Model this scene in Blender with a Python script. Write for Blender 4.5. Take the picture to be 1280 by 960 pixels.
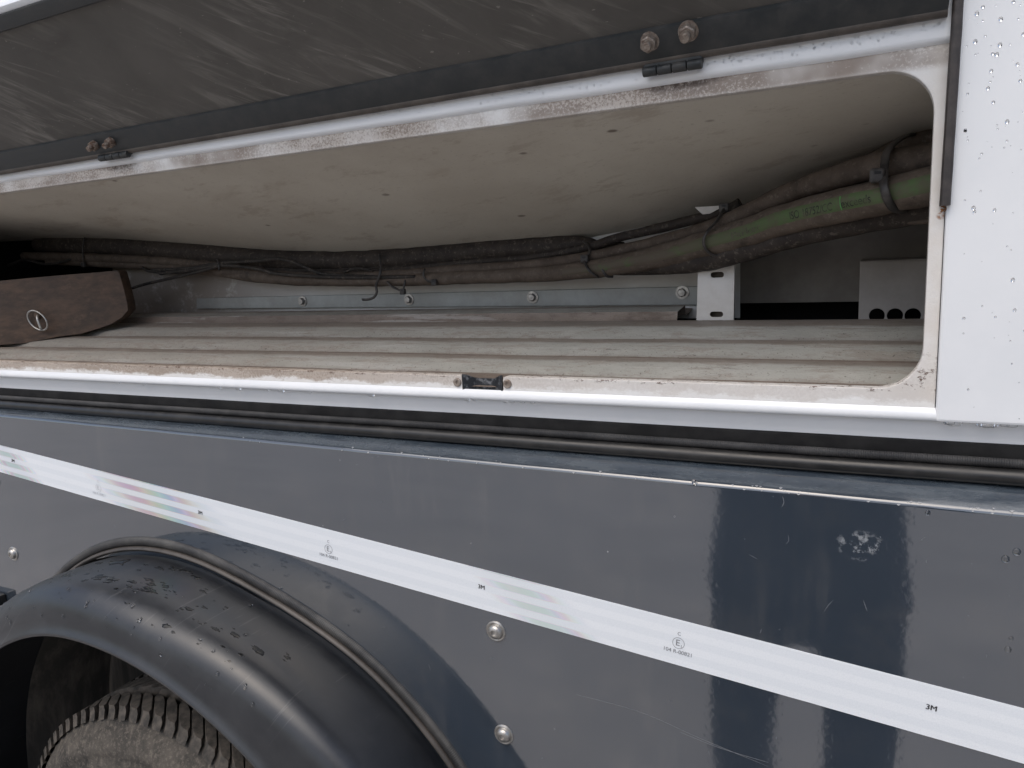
import bpy, bmesh, math, random
from mathutils import Vector, Matrix, noise as mnoise
random.seed(7)
R_ = math.radians
S = bpy.context.scene
for o in list(bpy.data.objects): bpy.data.objects.remove(o)

# ------------------------------------------------------------------ camera
F = 930.0                                   # focal length in pixels of a 1280 px wide picture
CAM = Vector((0.0, -0.80, 1.50))
AX = Vector((0.89679031, 0.03226547, -0.44127777))    # world X, Y, Z seen in the camera (right, down, forward)
AY = Vector((0.43961938, -0.17772635, 0.88042498))
AZ = Vector((-0.05001936, -0.98355085, -0.1735678))
cd = bpy.data.cameras.new('camera'); cam = bpy.data.objects.new('camera', cd); S.collection.objects.link(cam)
right = Vector((AX.x, AY.x, AZ.x)); down = Vector((AX.y, AY.y, AZ.y)); fwd = Vector((AX.z, AY.z, AZ.z))
m = Matrix((right, -down, -fwd)).transposed().to_4x4(); m.translation = CAM
cam.matrix_world = m
cd.sensor_width = 36.0; cd.lens = F / 1280 * 36.0; cd.clip_start = 0.02; cd.clip_end = 500
S.camera = cam
S.render.resolution_x, S.render.resolution_y = 1024, 768

# ------------------------------------------------------------------ daylight, overcast
SUN_EL, SUN_AZ = 60.0, 195.0
w = bpy.data.worlds.new('World'); S.world = w; w.use_nodes = True
nt = w.node_tree; bg = nt.nodes['Background']
sky = nt.nodes.new('ShaderNodeTexSky'); sky.sky_type = 'NISHITA'; sky.sun_disc = False
sky.sun_elevation = R_(SUN_EL); sky.sun_rotation = R_(SUN_AZ)
sky.air_density = 1.0; sky.dust_density = 4.0; sky.ozone_density = 1.2
nt.links.new(sky.outputs[0], bg.inputs[0]); bg.inputs[1].default_value = 0.12
sd = bpy.data.lights.new('sun', 'SUN'); sd.energy = 0.9; sd.angle = R_(60); sd.color = (1.0, 0.985, 0.925)
so = bpy.data.objects.new('sun', sd); S.collection.objects.link(so)
sdir = Vector((math.sin(R_(SUN_AZ)) * math.cos(R_(SUN_EL)), math.cos(R_(SUN_AZ)) * math.cos(R_(SUN_EL)), math.sin(R_(SUN_EL))))
so.rotation_euler = sdir.to_track_quat('Z', 'Y').to_euler()
vs = S.view_settings; vs.view_transform = 'Standard'; vs.look = 'None'; vs.exposure = 0.5; vs.gamma = 1; vs.use_curve_mapping = False

# ------------------------------------------------------------------ measuring helpers (points of real planes)
def ray(px, py):
    c = Vector((px - 640, py - 480, F)); return Vector((AX.dot(c), AY.dot(c), AZ.dot(c)))
def at(px, py, y=0.0):
    r = ray(px, py); return CAM + r * ((y - CAM.y) / r.y)
FS = 0.2; FZ = 1.34                         # locker floor: z = FZ + FS*y
def on_plane(px, py, p0, n):
    r = ray(px, py); return CAM + r * ((p0 - CAM).dot(n) / r.dot(n))
def on_floor(px, py): return on_plane(px, py, Vector((0, 0, FZ)), Vector((0, -FS, 1)))

# ------------------------------------------------------------------ materials
class NM:
    def __init__(s, name):
        s.m = bpy.data.materials.new(name); s.m.use_nodes = True; s.nt = s.m.node_tree
        s.b = s.nt.nodes['Principled BSDF']; s.tc = s.nt.nodes.new('ShaderNodeTexCoord').outputs['Object']; s._sep = None
    def n(s, t): return s.nt.nodes.new(t)
    def put(s, sock, v):
        if isinstance(v, bpy.types.NodeSocket): s.nt.links.new(v, sock)
        elif hasattr(sock.default_value, '__len__') and len(sock.default_value) == 4 and len(v) == 3: sock.default_value = (*v, 1)
        else: sock.default_value = v
    def set(s, **k):
        for a, v in k.items():
            s.put(s.b.inputs[a.replace('_', ' ')], v)
        return s
    def co(s, sc=(1, 1, 1), rot=(0, 0, 0), loc=(0, 0, 0)):
        mp = s.n('ShaderNodeMapping'); s.put(mp.inputs[0], s.tc)
        mp.inputs[1].default_value = loc; mp.inputs[2].default_value = rot; mp.inputs[3].default_value = sc
        # rotate first, then stretch
        if any(rot):
            mp.inputs[3].default_value = (1, 1, 1); mp2 = s.n('ShaderNodeMapping'); s.put(mp2.inputs[0], mp.outputs[0]); mp2.inputs[3].default_value = sc; return mp2.outputs[0]
        return mp.outputs[0]
    def noise(s, scale, detail=4, rough=0.6, sc=(1, 1, 1), rot=(0, 0, 0), dist=0.0, loc=(0, 0, 0)):
        t = s.n('ShaderNodeTexNoise'); s.put(t.inputs['Vector'], s.co(sc, rot, loc)); t.inputs['Scale'].default_value = scale
        t.inputs['Detail'].default_value = detail; t.inputs['Roughness'].default_value = rough; t.inputs['Distortion'].default_value = dist
        return t.outputs[0]
    def voro(s, scale, feat='DISTANCE_TO_EDGE', sc=(1, 1, 1), rot=(0, 0, 0)):
        t = s.n('ShaderNodeTexVoronoi'); t.feature = feat; s.put(t.inputs['Vector'], s.co(sc, rot)); t.inputs['Scale'].default_value = scale
        return t.outputs['Distance']
    def wave(s, scale, axis='X', dist=0.0):
        t = s.n('ShaderNodeTexWave'); t.bands_direction = axis; s.put(t.inputs['Vector'], s.tc); t.inputs['Scale'].default_value = scale; t.inputs['Distortion'].default_value = dist
        return t.outputs[1]
    def ramp(s, v, lo, hi):
        t = s.n('ShaderNodeMapRange'); t.interpolation_type = 'SMOOTHSTEP'
        if lo > hi: t.inputs[3].default_value = 1; t.inputs[4].default_value = 0; lo, hi = hi, lo
        s.put(t.inputs[0], v); t.inputs[1].default_value = lo; t.inputs[2].default_value = hi; return t.outputs[0]
    def ax(s, i):
        if s._sep is None:
            s._sep = s.n('ShaderNodeSeparateXYZ'); s.put(s._sep.inputs[0], s.tc)
        return s._sep.outputs[i]
    def mt(s, op, a, b=0.0):
        t = s.n('ShaderNodeMath'); t.operation = op; s.put(t.inputs[0], a); s.put(t.inputs[1], b); return t.outputs[0]
    def mul(s, *a):
        r = a[0]
        for x in a[1:]: r = s.mt('MULTIPLY', r, x)
        return r
    def mix(s, f, a, b):
        t = s.n('ShaderNodeMix'); t.data_type = 'RGBA'; s.put(t.inputs[0], f); s.put(t.inputs[6], a); s.put(t.inputs[7], b); return t.outputs[2]
    def lerp(s, f, a, b):
        t = s.n('ShaderNodeMix'); s.put(t.inputs[0], f); s.put(t.inputs[2], a); s.put(t.inputs[3], b); return t.outputs[0]
    def bump(s, h, strength=0.3, dist=0.001):
        t = s.n('ShaderNodeBump'); t.inputs['Strength'].default_value = strength; t.inputs['Distance'].default_value = dist
        s.put(t.inputs['Height'], h); s.put(s.b.inputs['Normal'], t.outputs[0]); return s
    def near(s, x, z, rx, rz):                # soft spot round a place on the side of the truck
        dx = s.mt('DIVIDE', s.mt('SUBTRACT', s.ax(0), x), rx); dz = s.mt('DIVIDE', s.mt('SUBTRACT', s.ax(2), z), rz)
        return s.ramp(s.mt('ADD', s.mul(dx, dx), s.mul(dz, dz)), 1.0, 0.1)

def simple(name, c1, c2, scale=30, lo=.35, hi=.65, rough=.6, rough2=None, metal=0, bump=0.0, bscale=200, sc=(1, 1, 1), **kw):
    k = NM(name); f = k.ramp(k.noise(scale, 5, .65, sc), lo, hi)
    k.set(Base_Color=k.mix(f, c1, c2), Metallic=metal, Roughness=k.lerp(f, rough, rough if rough2 is None else rough2), **kw)
    if bump: k.bump(k.noise(bscale, 4, .6), bump, .0008)
    return k.m
MT = {}
# clean white body paint
k = NM('white_paint'); f = k.ramp(k.noise(9, 5, .6), .3, .75)
k.set(Base_Color=k.mix(f, (.80, .82, .84), (.74, .765, .79)), Roughness=.28); k.bump(k.noise(60, 2), .03, .001); MT['white'] = k.m
# locker frame: white paint with grime along the top edge, on the sill and in the corners
k = NM('frame_paint'); z = k.ax(2); x = k.ax(0)
base = k.mix(k.ramp(k.noise(14, 5), .3, .7), (.80, .80, .79), (.74, .725, .70))
fine = k.noise(320, 6, .75); big = k.noise(22, 4, .6, (.35, 1, 1))
speck = k.ramp(k.mt('ADD', k.mul(fine, .7), k.mul(big, .5)), .54, .64)
topm = k.mul(k.ramp(z, 1.6405, 1.650), k.ramp(k.mt('ADD', z, k.mul(k.noise(60, 4), .008)), 1.6705, 1.6665), k.ramp(k.noise(7, 4, .6, (1, 1, 1)), .25, .58))
edge = k.noise(45, 6, .75, (.5, 1, 1))
silm = k.mul(k.ramp(k.mt('ADD', z, k.mul(k.mt('SUBTRACT', edge, .5), .034)), 1.3355, 1.3415), k.ramp(z, 1.40, 1.36))
sill_x = k.ramp(x, -.25, -.75)
inner = k.ramp(z, 1.3475, 1.3505)
c = k.mix(k.mul(silm, k.lerp(sill_x, .30, .85)), base, (.40, .33, .27))
c = k.mix(k.mul(silm, speck, k.lerp(sill_x, .10, .5)), c, (.22, .17, .13))
c = k.mix(k.mul(topm, .72), c, (.43, .37, .315))
c = k.mix(k.mul(topm, speck, .8), c, (.22, .175, .145))
jam = k.mul(k.ramp(x, .02, .046), k.ramp(k.noise(16, 4), .3, .7), k.ramp(z, 1.325, 1.36)); c = k.mix(k.mul(jam, .55), c, (.60, .54, .47))
chip = k.mul(k.ramp(k.noise(150, 5, .8, (.6, 1, 1)), .54, .62), k.ramp(z, 1.3465, 1.3500), k.ramp(z, 1.40, 1.36)); c = k.mix(chip, c, (.10, .055, .035))
for hx in (-.19, -1.06):                      # rust under the hinges
    c = k.mix(k.mul(k.near(hx, 1.664, .06, .010), k.ramp(k.noise(130, 6, .8), .38, .56)), c, (.085, .062, .05))
c = k.mix(k.mul(k.near(.0465, 1.5135, .0042, .004), k.ramp(k.noise(180, 4), .35, .55)), c, (.30, .13, .05))
k.set(Base_Color=c, Roughness=k.lerp(k.mt('MAXIMUM', silm, topm), .34, .75)); k.bump(k.mt('ADD', k.mul(fine, speck), k.mul(chip, .8)), .25, .0008); MT['frame'] = k.m
# dark blue-grey skirt paint
k = NM('skirt_paint')
base = k.mix(k.ramp(k.noise(5, 4), .3, .7), (.031, .042, .057), (.037, .048, .064))
dust = k.mul(k.ramp(k.noise(11, 6, .7), .45, .8), .22); base = k.mix(dust, base, (.13, .125, .115))
topd = k.mul(k.ramp(k.ax(1), -.0246, -.019), k.ramp(k.noise(60, 6, .7, (.25, 1, 1)), .3, .7)); base = k.mix(k.mul(topd, .5), base, (.10, .125, .145))
flake = k.mul(k.near(-0.0110, 1.1962, .026, .018), k.ramp(k.noise(95, 5, .75), .52, .60)); base = k.mix(k.mul(flake, .7), base, (.36, .38, .40))
chips = k.ramp(k.voro(34, 'F1'), .045, .02); chips = k.mul(chips, k.ramp(k.noise(9, 2), .52, .6)); base = k.mix(k.mul(chips, .7), base, (.5, .5, .5))
k.set(Base_Color=base, Roughness=k.lerp(k.mt('MAXIMUM', flake, topd), .055, .4), IOR=1.6, Specular_IOR_Level=.8, Coat_Weight=k.lerp(k.ramp(k.ax(1), -.0250, -.0235), 1.0, .25), Coat_Roughness=k.lerp(k.ramp(k.noise(6, 5, .7, (1, 1, .3)), .4, .7), .03, .10), Coat_IOR=2.0)
run = k.ramp(k.noise(20, 5, .7, (1, 1, .12)), .52, .72); film = k.ramp(k.noise(7, 6, .7), .42, .66)
base = k.mix(k.mul(run, film, .16), base, (.20, .19, .175)); k.set(Base_Color=base)
k.bump(k.mt('ADD', k.mt('ADD', k.noise(150, 2, .4), k.mul(k.noise(9, 2, .4), 3.0)), k.mul(flake, 2.0)), .045, .002); MT['skirt'] = k.m
# black moulded mudguard plastic
k = NM('mudguard_plastic'); d = k.ramp(k.noise(10, 6, .7), .38, .72)
scr = k.ramp(k.noise(9, 3, .5, (1, 1, 26), (0, .9, 0)), .66, .70)
c = k.mix(k.mul(d, .3), (.014, .016, .020), (.050, .053, .058)); c = k.mix(k.mul(scr, .12), c, (.22, .22, .22))
k.set(Base_Color=c, Roughness=k.lerp(d, .30, .42), Specular_IOR_Level=.65); k.bump(k.noise(160, 3), .05, .001); MT['guard'] = k.m
MT['rubber'] = simple('black_rubber', (.012, .012, .0125), (.028, .027, .026), 24, .4, .75, .32, .5, bump=.1, bscale=300)
k = NM('ribbed_rubber'); wv = k.wave(150, 'X'); d = k.ramp(k.noise(20, 5), .35, .7)
k.set(Base_Color=k.mix(d, (.016, .016, .017), (.042, .041, .041)), Roughness=.55); k.bump(k.mt('ADD', wv, k.mul(k.noise(300, 3), .5)), .5, .0012); MT['ribbed'] = k.m
MT['brown_rubber'] = simple('dusty_seal', (.042, .037, .033), (.085, .074, .066), 18, .3, .7, .5, bump=.1)
MT['trim'] = simple('edge_trim', (.030, .026, .025), (.055, .046, .043), 60, rough=.5, bump=.15)
MT['steel'] = simple('zinc_steel', (.50, .49, .47), (.36, .34, .32), 160, .35, .7, .32, .5, metal=.85, bump=.12, bscale=500)
MT['oldsteel'] = simple('dull_bolt_steel', (.36, .32, .28), (.20, .15, .12), 220, .3, .7, .5, .7, metal=.6, bump=.06, bscale=600)
MT['rustbolt'] = simple('rusty_bolt_steel', (.30, .25, .21), (.13, .075, .05), 220, .35, .65, .6, .8, metal=.35, bump=.1, bscale=600)
k = NM('galvanised_steel'); v = k.voro(90, 'F1'); f = k.ramp(k.noise(35, 5, .7), .3, .7); g = k.ramp(k.noise(8, 5), .35, .7)
c = k.mix(f, (.32, .335, .33), (.43, .445, .435)); c = k.mix(k.mul(g, .45), c, (.23, .215, .19))
k.set(Base_Color=c, Metallic=.55, Roughness=k.lerp(f, .42, .6)); k.bump(v, .05, .001); MT['galv'] = k.m
def floor_mat(name, a, b, dirt, amt):
    k = NM(name); f = k.ramp(k.noise(16, 6, .7, (.5, 1, 1)), .3, .72); g = k.ramp(k.noise(48, 7, .78, (.3, 1, 1)), .47, .62); p = k.ramp(k.noise(330, 4, .7), .60, .67)
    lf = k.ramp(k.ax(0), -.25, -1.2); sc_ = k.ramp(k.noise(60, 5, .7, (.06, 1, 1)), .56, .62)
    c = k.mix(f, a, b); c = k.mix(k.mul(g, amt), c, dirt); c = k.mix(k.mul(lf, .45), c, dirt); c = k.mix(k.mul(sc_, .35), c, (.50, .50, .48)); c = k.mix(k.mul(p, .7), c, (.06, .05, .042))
    c = k.mix(k.mul(k.ramp(k.noise(18, 7, .85, (.3, 1, 1), loc=(3, 0, 0)), .60, .65), .4), c, (.10, .075, .06))
    if 'metal' in name:
        yy = k.mt('DIVIDE', k.mt('ADD', k.mt('SUBTRACT', k.ax(1), .050), k.mul(k.mt('SUBTRACT', k.noise(26, 5, .7, (.4, 1, 1)), .5), .020)), .071)
        d_ = k.mt('ABSOLUTE', k.mt('SUBTRACT', k.mt('FRACT', k.mt('ADD', yy, 10.68)), .5)); dm = k.mt('MAXIMUM', k.ramp(d_, .30, .17), k.ramp(k.ax(1), .05, .035))
        c = k.mix(k.mul(dm, .72), c, k.mix(f, (.17, .135, .112), (.235, .19, .16)))
    k.set(Base_Color=c, Metallic=.15, Roughness=k.lerp(g, .45, .7)); k.bump(k.mt('ADD', k.noise(180, 5, .7), k.mul(k.noise(30, 4, .7), 1.2)), .45, .0014); return k.m
MT['floor'] = floor_mat('locker_floor_metal', (.37, .368, .335), (.45, .445, .41), (.27, .23, .195), .55)
MT['floor_dirt'] = floor_mat('locker_floor_dirt', (.175, .143, .118), (.23, .187, .157), (.13, .097, .078), .6)
# beige grimy ceiling panel
k = NM('ceiling_paint'); f = k.ramp(k.noise(5, 6, .65), .3, .7); st = k.ramp(k.noise(16, 6, .75, (.35, 1, 1), (0, 0, .35)), .54, .74)
fl = k.ramp(k.voro(16, 'F1', (.6, 1, 1)), .085, .04); fl = k.mul(fl, k.ramp(k.noise(6, 2), .46, .55)); br = k.ramp(k.noise(11, 7, .8, (.4, 1, 1), (0, 0, .25), loc=(1, 2, 0)), .55, .63)
c = k.mix(f, (.57, .54, .475), (.49, .455, .395)); c = k.mix(k.mul(st, .45), c, (.33, .27, .215)); c = k.mix(k.mul(fl, .8), c, (.11, .08, .06)); c = k.mix(k.mul(br, .28), c, (.22, .155, .11)); gr = k.ramp(k.noise(260, 4, .7, (.6, 1, 1)), .60, .68); c = k.mix(k.mul(gr, .3), c, (.20, .16, .12))
k.set(Base_Color=c, Roughness=.55); k.bump(k.noise(25, 4), .06, .002); MT['ceil'] = k.m
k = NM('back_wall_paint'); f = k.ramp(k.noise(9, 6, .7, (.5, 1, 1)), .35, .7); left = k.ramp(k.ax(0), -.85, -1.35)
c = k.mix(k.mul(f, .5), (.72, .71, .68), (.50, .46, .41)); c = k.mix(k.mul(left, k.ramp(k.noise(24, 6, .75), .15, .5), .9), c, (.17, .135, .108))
k.set(Base_Color=c, Roughness=.55); MT['wall'] = k.m
MT['wall_grey'] = simple('grey_wall_paint', (.42, .39, .355), (.33, .30, .27), 12, rough=.6, bump=.05)
MT['plate'] = simple('dusty_white_plate', (.50, .465, .43), (.40, .36, .325), 14, .3, .7, .5, bump=.05)
MT['bracket'] = simple('white_bracket_paint', (.74, .72, .69), (.60, .57, .53), 20, .35, .75, .45, bump=.04)
MT['void'] = simple('shade_black', (.012, .012, .014), (.02, .02, .022), 20, rough=.7)  # near-black colour stands in for the shade of gaps and hollows
MT['black_paint'] = simple('black_rim_paint', (.022, .026, .028), (.045, .045, .044), 40, .35, .75, .42, .6, bump=.15, bscale=250)
# inner face of the open door: dark, wiped and streaked with dry dust
k = NM('door_inner_skin'); a = k.ramp(k.noise(4, 6, .65), .3, .7)

dw = k.mul(k.mt('SUBTRACT', k.ax(2), k.ax(1)), .707)
def streak(phi, lo_f, hi_f, det, ds, off=0.0):
    ca_, sa_ = math.cos(R_(phi)), math.sin(R_(phi)); al = k.mt('SUBTRACT', k.mul(k.ax(0), ca_), k.mul(dw, sa_)); ac = k.mt('ADD', k.mul(k.ax(0), sa_), k.mul(dw, ca_))
    cb = k.n('ShaderNodeCombineXYZ'); k.put(cb.inputs[0], k.mul(al, lo_f)); k.put(cb.inputs[1], k.mul(ac, hi_f)); cb.inputs[2].default_value = off
    t = k.n('ShaderNodeTexNoise'); k.put(t.inputs['Vector'], cb.outputs[0]); t.inputs['Scale'].default_value = 1; t.inputs['Detail'].default_value = det; t.inputs['Roughness'].default_value = .68; t.inputs['Distortion'].default_value = ds; return t.outputs[0]
s1 = k.ramp(streak(38, 5, 30, 8, 1.0), .46, .74); s2 = k.ramp(streak(31, 7, 120, 6, .35, 4.0), .56, .68)
patch = k.ramp(k.noise(3.4, 3, .5, loc=(.7, .3, 0)), .38, .58)
sp = k.ramp(k.noise(190, 3, .6, (.5, 1, 1)), .69, .73)
c = k.mix(a, (.072, .067, .060), (.110, .102, .092)); c = k.mix(k.mul(s1, patch, .7), c, (.26, .245, .22)); c = k.mix(k.mul(s2, patch, .38), c, (.33, .31, .28)); c = k.mix(k.mul(sp, .35), c, (.36, .34, .30))
drk = k.ramp(k.noise(9, 5, .6, (.5, 2, 2)), .58, .75); c = k.mix(k.mul(drk, .45), c, (.042, .037, .034))
k.set(Base_Color=c, Roughness=.6); k.bump(k.noise(120, 4), .12, .0012); MT['door'] = k.m
# reflective tape: prismatic film whose thin top layer shimmers
def tape_mat(tx0, tz0, ang, wd):
    k = NM('reflective_tape_film')
    ca, sa = math.cos(ang), math.sin(ang)
    u = k.mt('ADD', k.mul(k.mt('SUBTRACT', k.ax(0), tx0), ca), k.mul(k.mt('SUBTRACT', k.ax(2), tz0), sa))
    v = k.mt('SUBTRACT', k.mul(k.mt('SUBTRACT', k.ax(2), tz0), ca), k.mul(k.mt('SUBTRACT', k.ax(0), tx0), sa))
    sinv = k.mt('SINE', k.mt('ADD', k.mul(v, 2 * math.pi * 3.0 / wd), .6)); band = k.ramp(sinv, -.35, .35)
    hexv = k.voro(430, 'DISTANCE_TO_EDGE'); cell = k.ramp(hexv, .0, .12)
    c = k.mix(band, (.80, .835, .87), (.755, .795, .835)); c = k.mix(k.mul(k.mt('SUBTRACT', 1.0, cell), .16), c, (.5, .55, .6))
    thick = k.mt('ADD', 430, k.mt('ADD', k.mul(u, 2600), k.mul(v, 3000)))
    k.set(Base_Color=c, Roughness=.22)
    return k, u, v, band, c
MT['print'] = simple('grey_ink', (.20, .21, .23), (.26, .27, .29), 300, rough=.4)
MT['print_dark'] = simple('black_ink', (.06, .06, .065), (.10, .10, .105), 300, rough=.4)
MT['print_faded'] = simple('faded_ink', (.52, .54, .56), (.62, .64, .66), 300, rough=.4)
# hoses
def hose_mat(name, a, b, green=0.0, wrap=0.0):
    k = NM(name); f = k.ramp(k.noise(38, 6, .7), .3, .7); c = k.mix(f, a, b); g = k.ramp(k.noise(140, 5, .75), .54, .66); c = k.mix(k.mul(g, .5), c, (.20, .17, .14)); g2 = k.ramp(k.noise(17, 6, .8), .56, .66); c = k.mix(k.mul(g2, .5), c, (.03, .025, .022))
    k.set(Base_Color=c, Roughness=.68, Specular_IOR_Level=.3); k.bump(k.mt('ADD', k.noise(150, 5, .7), k.mul(k.noise(26, 3), 1.5)), .4, .0012); return k.m
MT['hose_brown'] = hose_mat('dusty_brown_hose', (.072, .054, .043), (.125, .097, .077))
MT['hose_dark'] = hose_mat('dark_hose', (.026, .021, .019), (.055, .044, .037))
MT['hose_green'] = hose_mat('green_banded_hose', (.085, .065, .051), (.14, .11, .087))
k = NM('green_hose_band'); f = k.ramp(k.noise(60, 6, .75), .36, .66); lft = k.ramp(k.ax(0), -.06, -.30); k.set(Base_Color=k.mix(k.mt('MAXIMUM', k.mul(f, .75), k.mul(lft, k.ramp(k.noise(40, 5, .7), .28, .5))), (.080, .135, .047), (.10, .08, .058)), Roughness=.7); MT['band'] = k.m
MT['wire'] = hose_mat('black_wire_sheath', (.022, .02, .019), (.06, .052, .046))
MT['tie'] = simple('black_cable_tie', (.028, .026, .026), (.07, .062, .057), 60, rough=.45, bump=.1)
# wood block
k = NM('grimy_wood'); gr = k.noise(14, 6, .65, (.6, 5, 6), (0, .08, .0)); f = k.ramp(gr, .35, .65); b2 = k.ramp(k.noise(7, 4, .6, (1, 2, 2)), .45, .7)
c = k.mix(f, (.052, .033, .023), (.095, .058, .038)); c = k.mix(k.mul(b2, .6), c, (.030, .022, .018)); wr_ = k.ramp(k.noise(90, 5, .75, (.4, 1, 1)), .56, .64); c = k.mix(k.mul(wr_, .35), c, (.14, .09, .06)); k.set(Base_Color=c, Roughness=.65); k.bump(gr, .3, .002); MT['wood'] = k.m
MT['woodcut'] = simple('worn_wood_edge', (.14, .095, .065), (.08, .055, .04), 60, rough=.7, bump=.3)
# tyre
k = NM('dusty_tyre_rubber'); f = k.ramp(k.noise(28, 6, .7), .3, .65); g = k.ramp(k.noise(150, 5, .8), .50, .62)
c = k.mix(f, (.028, .026, .024), (.090, .080, .068)); c = k.mix(k.mul(g, .5), c, (.20, .175, .145)); k.set(Base_Color=c, Roughness=.85); k.bump(k.noise(140, 5, .8), .8, .002); MT['tyre'] = k.m
MT['tread'] = simple('dusty_tread_rubber', (.034, .032, .029), (.115, .10, .085), 60, .3, .7, .85, bump=.6, bscale=220)
k = NM('wheel_arch_liner'); st = k.ramp(k.noise(26, 6, .7, (1, 1, .07)), .40, .7); c = k.mix(st, (.055, .051, .045), (.15, .13, .108)); c = k.mix(k.mul(k.ramp(k.noise(7, 4), .5, .75), .6), c, (.02, .019, .018)); k.set(Base_Color=c, Roughness=.7); MT['liner'] = k.m
k = NM('water'); k.set(Base_Color=(1, 1, 1), Roughness=.0, IOR=1.33, Transmission_Weight=1.0); MT['water'] = k.m
k = NM('wet_film'); k.set(Base_Color=(.008, .009, .010), Roughness=.04, IOR=1.33); MT['wet'] = k.m
MT['scuff'] = simple('scratch_in_paint', (.22, .23, .245), (.14, .15, .165), 200, rough=.5)
# yard ground
k = NM('yard_asphalt'); f = k.ramp(k.noise(.9, 5, .6), .3, .7); g = k.noise(90, 4, .7); c = k.mix(f, (.30, .28, .26), (.37, .345, .32)); c = k.mix(k.ramp(g, .4, .7), c, (.28, .27, .26))
k.set(Base_Color=c, Roughness=.9); k.bump(g, .5, .004); MT['ground'] = k.m
for nm, a, b, r in (('navy_trousers', (.012, .017, .028), (.018, .023, .036), .8), ('dark_jacket', (.012, .016, .024), (.018, .022, .03), .7), ('skin', (.45, .28, .2), (.5, .32, .24), .5), ('dark_hair', (.03, .022, .016), (.045, .032, .022), .6), ('black_shoe', (.02, .02, .02), (.04, .038, .036), .5), ('phone_case', (.02, .02, .022), (.03, .03, .032), .35)):
    MT[nm] = simple(nm + '_material', a, b, 40, rough=r)

# ------------------------------------------------------------------ building helpers
COL = S.collection
def obj(name, verts, faces, mat, parent=None, smooth=False, mats=None, fm=None):
    me = bpy.data.meshes.new(name); me.from_pydata([tuple(v) for v in verts], [], faces); me.validate()
    for mm in (mats or [mat]): me.materials.append(MT[mm])
    if fm:
        for p, i in zip(me.polygons, fm): p.material_index = i
    bm = bmesh.new(); bm.from_mesh(me); bmesh.ops.recalc_face_normals(bm, faces=bm.faces); bm.to_mesh(me); bm.free()
    if smooth:
        me.shade_smooth()
        if smooth != 'all': me.set_sharp_from_angle(angle=R_(40))
    o = bpy.data.objects.new(name, me); COL.objects.link(o); par(o, parent); return o
def par(o, p):
    if p is None: return
    o.parent = p; o.matrix_parent_inverse = Matrix.Translation(-p.location)
def empty(name, loc=(0, 0, 0), parent=None):
    o = bpy.data.objects.new(name, None); o.location = loc; o.empty_display_size = .1; COL.objects.link(o); par(o, parent); return o
def tag(o, label=None, cat=None, group=None, kind=None):
    for k_, v in (('label', label), ('category', cat), ('group', group), ('kind', kind)):
        if v: o[k_] = v
    return o
def bevel(o, w=.001, seg=2):
    md = o.modifiers.new('bevel', 'BEVEL'); md.width = w; md.segments = seg; md.limit_method = 'ANGLE'; md.angle_limit = R_(35); return o
def box(name, lo, hi, mat, parent=None, bev=0):
    (a, b, c), (d, e, f) = lo, hi
    v = [(a, b, c), (d, b, c), (d, e, c), (a, e, c), (a, b, f), (d, b, f), (d, e, f), (a, e, f)]
    o = obj(name, v, [(0, 1, 2, 3), (4, 5, 6, 7), (0, 1, 5, 4), (1, 2, 6, 5), (2, 3, 7, 6), (3, 0, 4, 7)], mat, parent)
    if bev: bevel(o, bev)
    return o
def sweep(name, prof, x0, x1, n, mat, parent=None, smooth=True, closed=False, fn=None, mats=None, fm=None):
    """profile of (y,z) points carried along X; fn(x,i,y,z)->(y,z) bends it"""
    V, Fc, FM = [], [], []; m_ = len(prof)
    for i in range(n + 1):
        x = x0 + (x1 - x0) * i / n
        for j, (y, z) in enumerate(prof):
            if fn: y, z = fn(x, j, y, z)
            V.append((x, y, z))
    for i in range(n):
        for j in range(m_ if closed else m_ - 1):
            a, b = i * m_ + j, i * m_ + (j + 1) % m_
            Fc.append((a, b, b + m_, a + m_)); FM.append(fm[j] if fm else 0)
    if closed: Fc += [tuple(range(m_)), tuple(range(n * m_, n * m_ + m_))]; FM += [0, 0]
    return obj(name, V, Fc, mat, parent, smooth, mats, FM if fm else None)
def spline(pts, step=.01):
    P = [Vector(p[:3]) for p in pts]; W = [p[3] if len(p) > 3 else None for p in pts]; out = []; ww = []
    for i in range(len(P) - 1):
        a, b, c, d = P[max(i - 1, 0)], P[i], P[i + 1], P[min(i + 2, len(P) - 1)]
        n = max(2, int((c - b).length / step))
        for j in range(n):
            t = j / n
            out.append(.5 * ((2 * b) + (c - a) * t + (2 * a - 5 * b + 4 * c - d) * t * t + (3 * b - a - 3 * c + d) * t ** 3))
            ww.append(None if W[i] is None else W[i] + (W[i + 1] - W[i]) * t)
    out.append(P[-1]); ww.append(W[-1]); return out, ww
def frames(P):
    T = [(P[min(i + 1, len(P) - 1)] - P[max(i - 1, 0)]).normalized() for i in range(len(P))]
    N = []; up = Vector((0, 0, 1)); n = (up - T[0] * up.dot(T[0])).normalized()
    for t in T:
        n = (n - t * n.dot(t)).normalized(); N.append(n)
    return T, N
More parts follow.
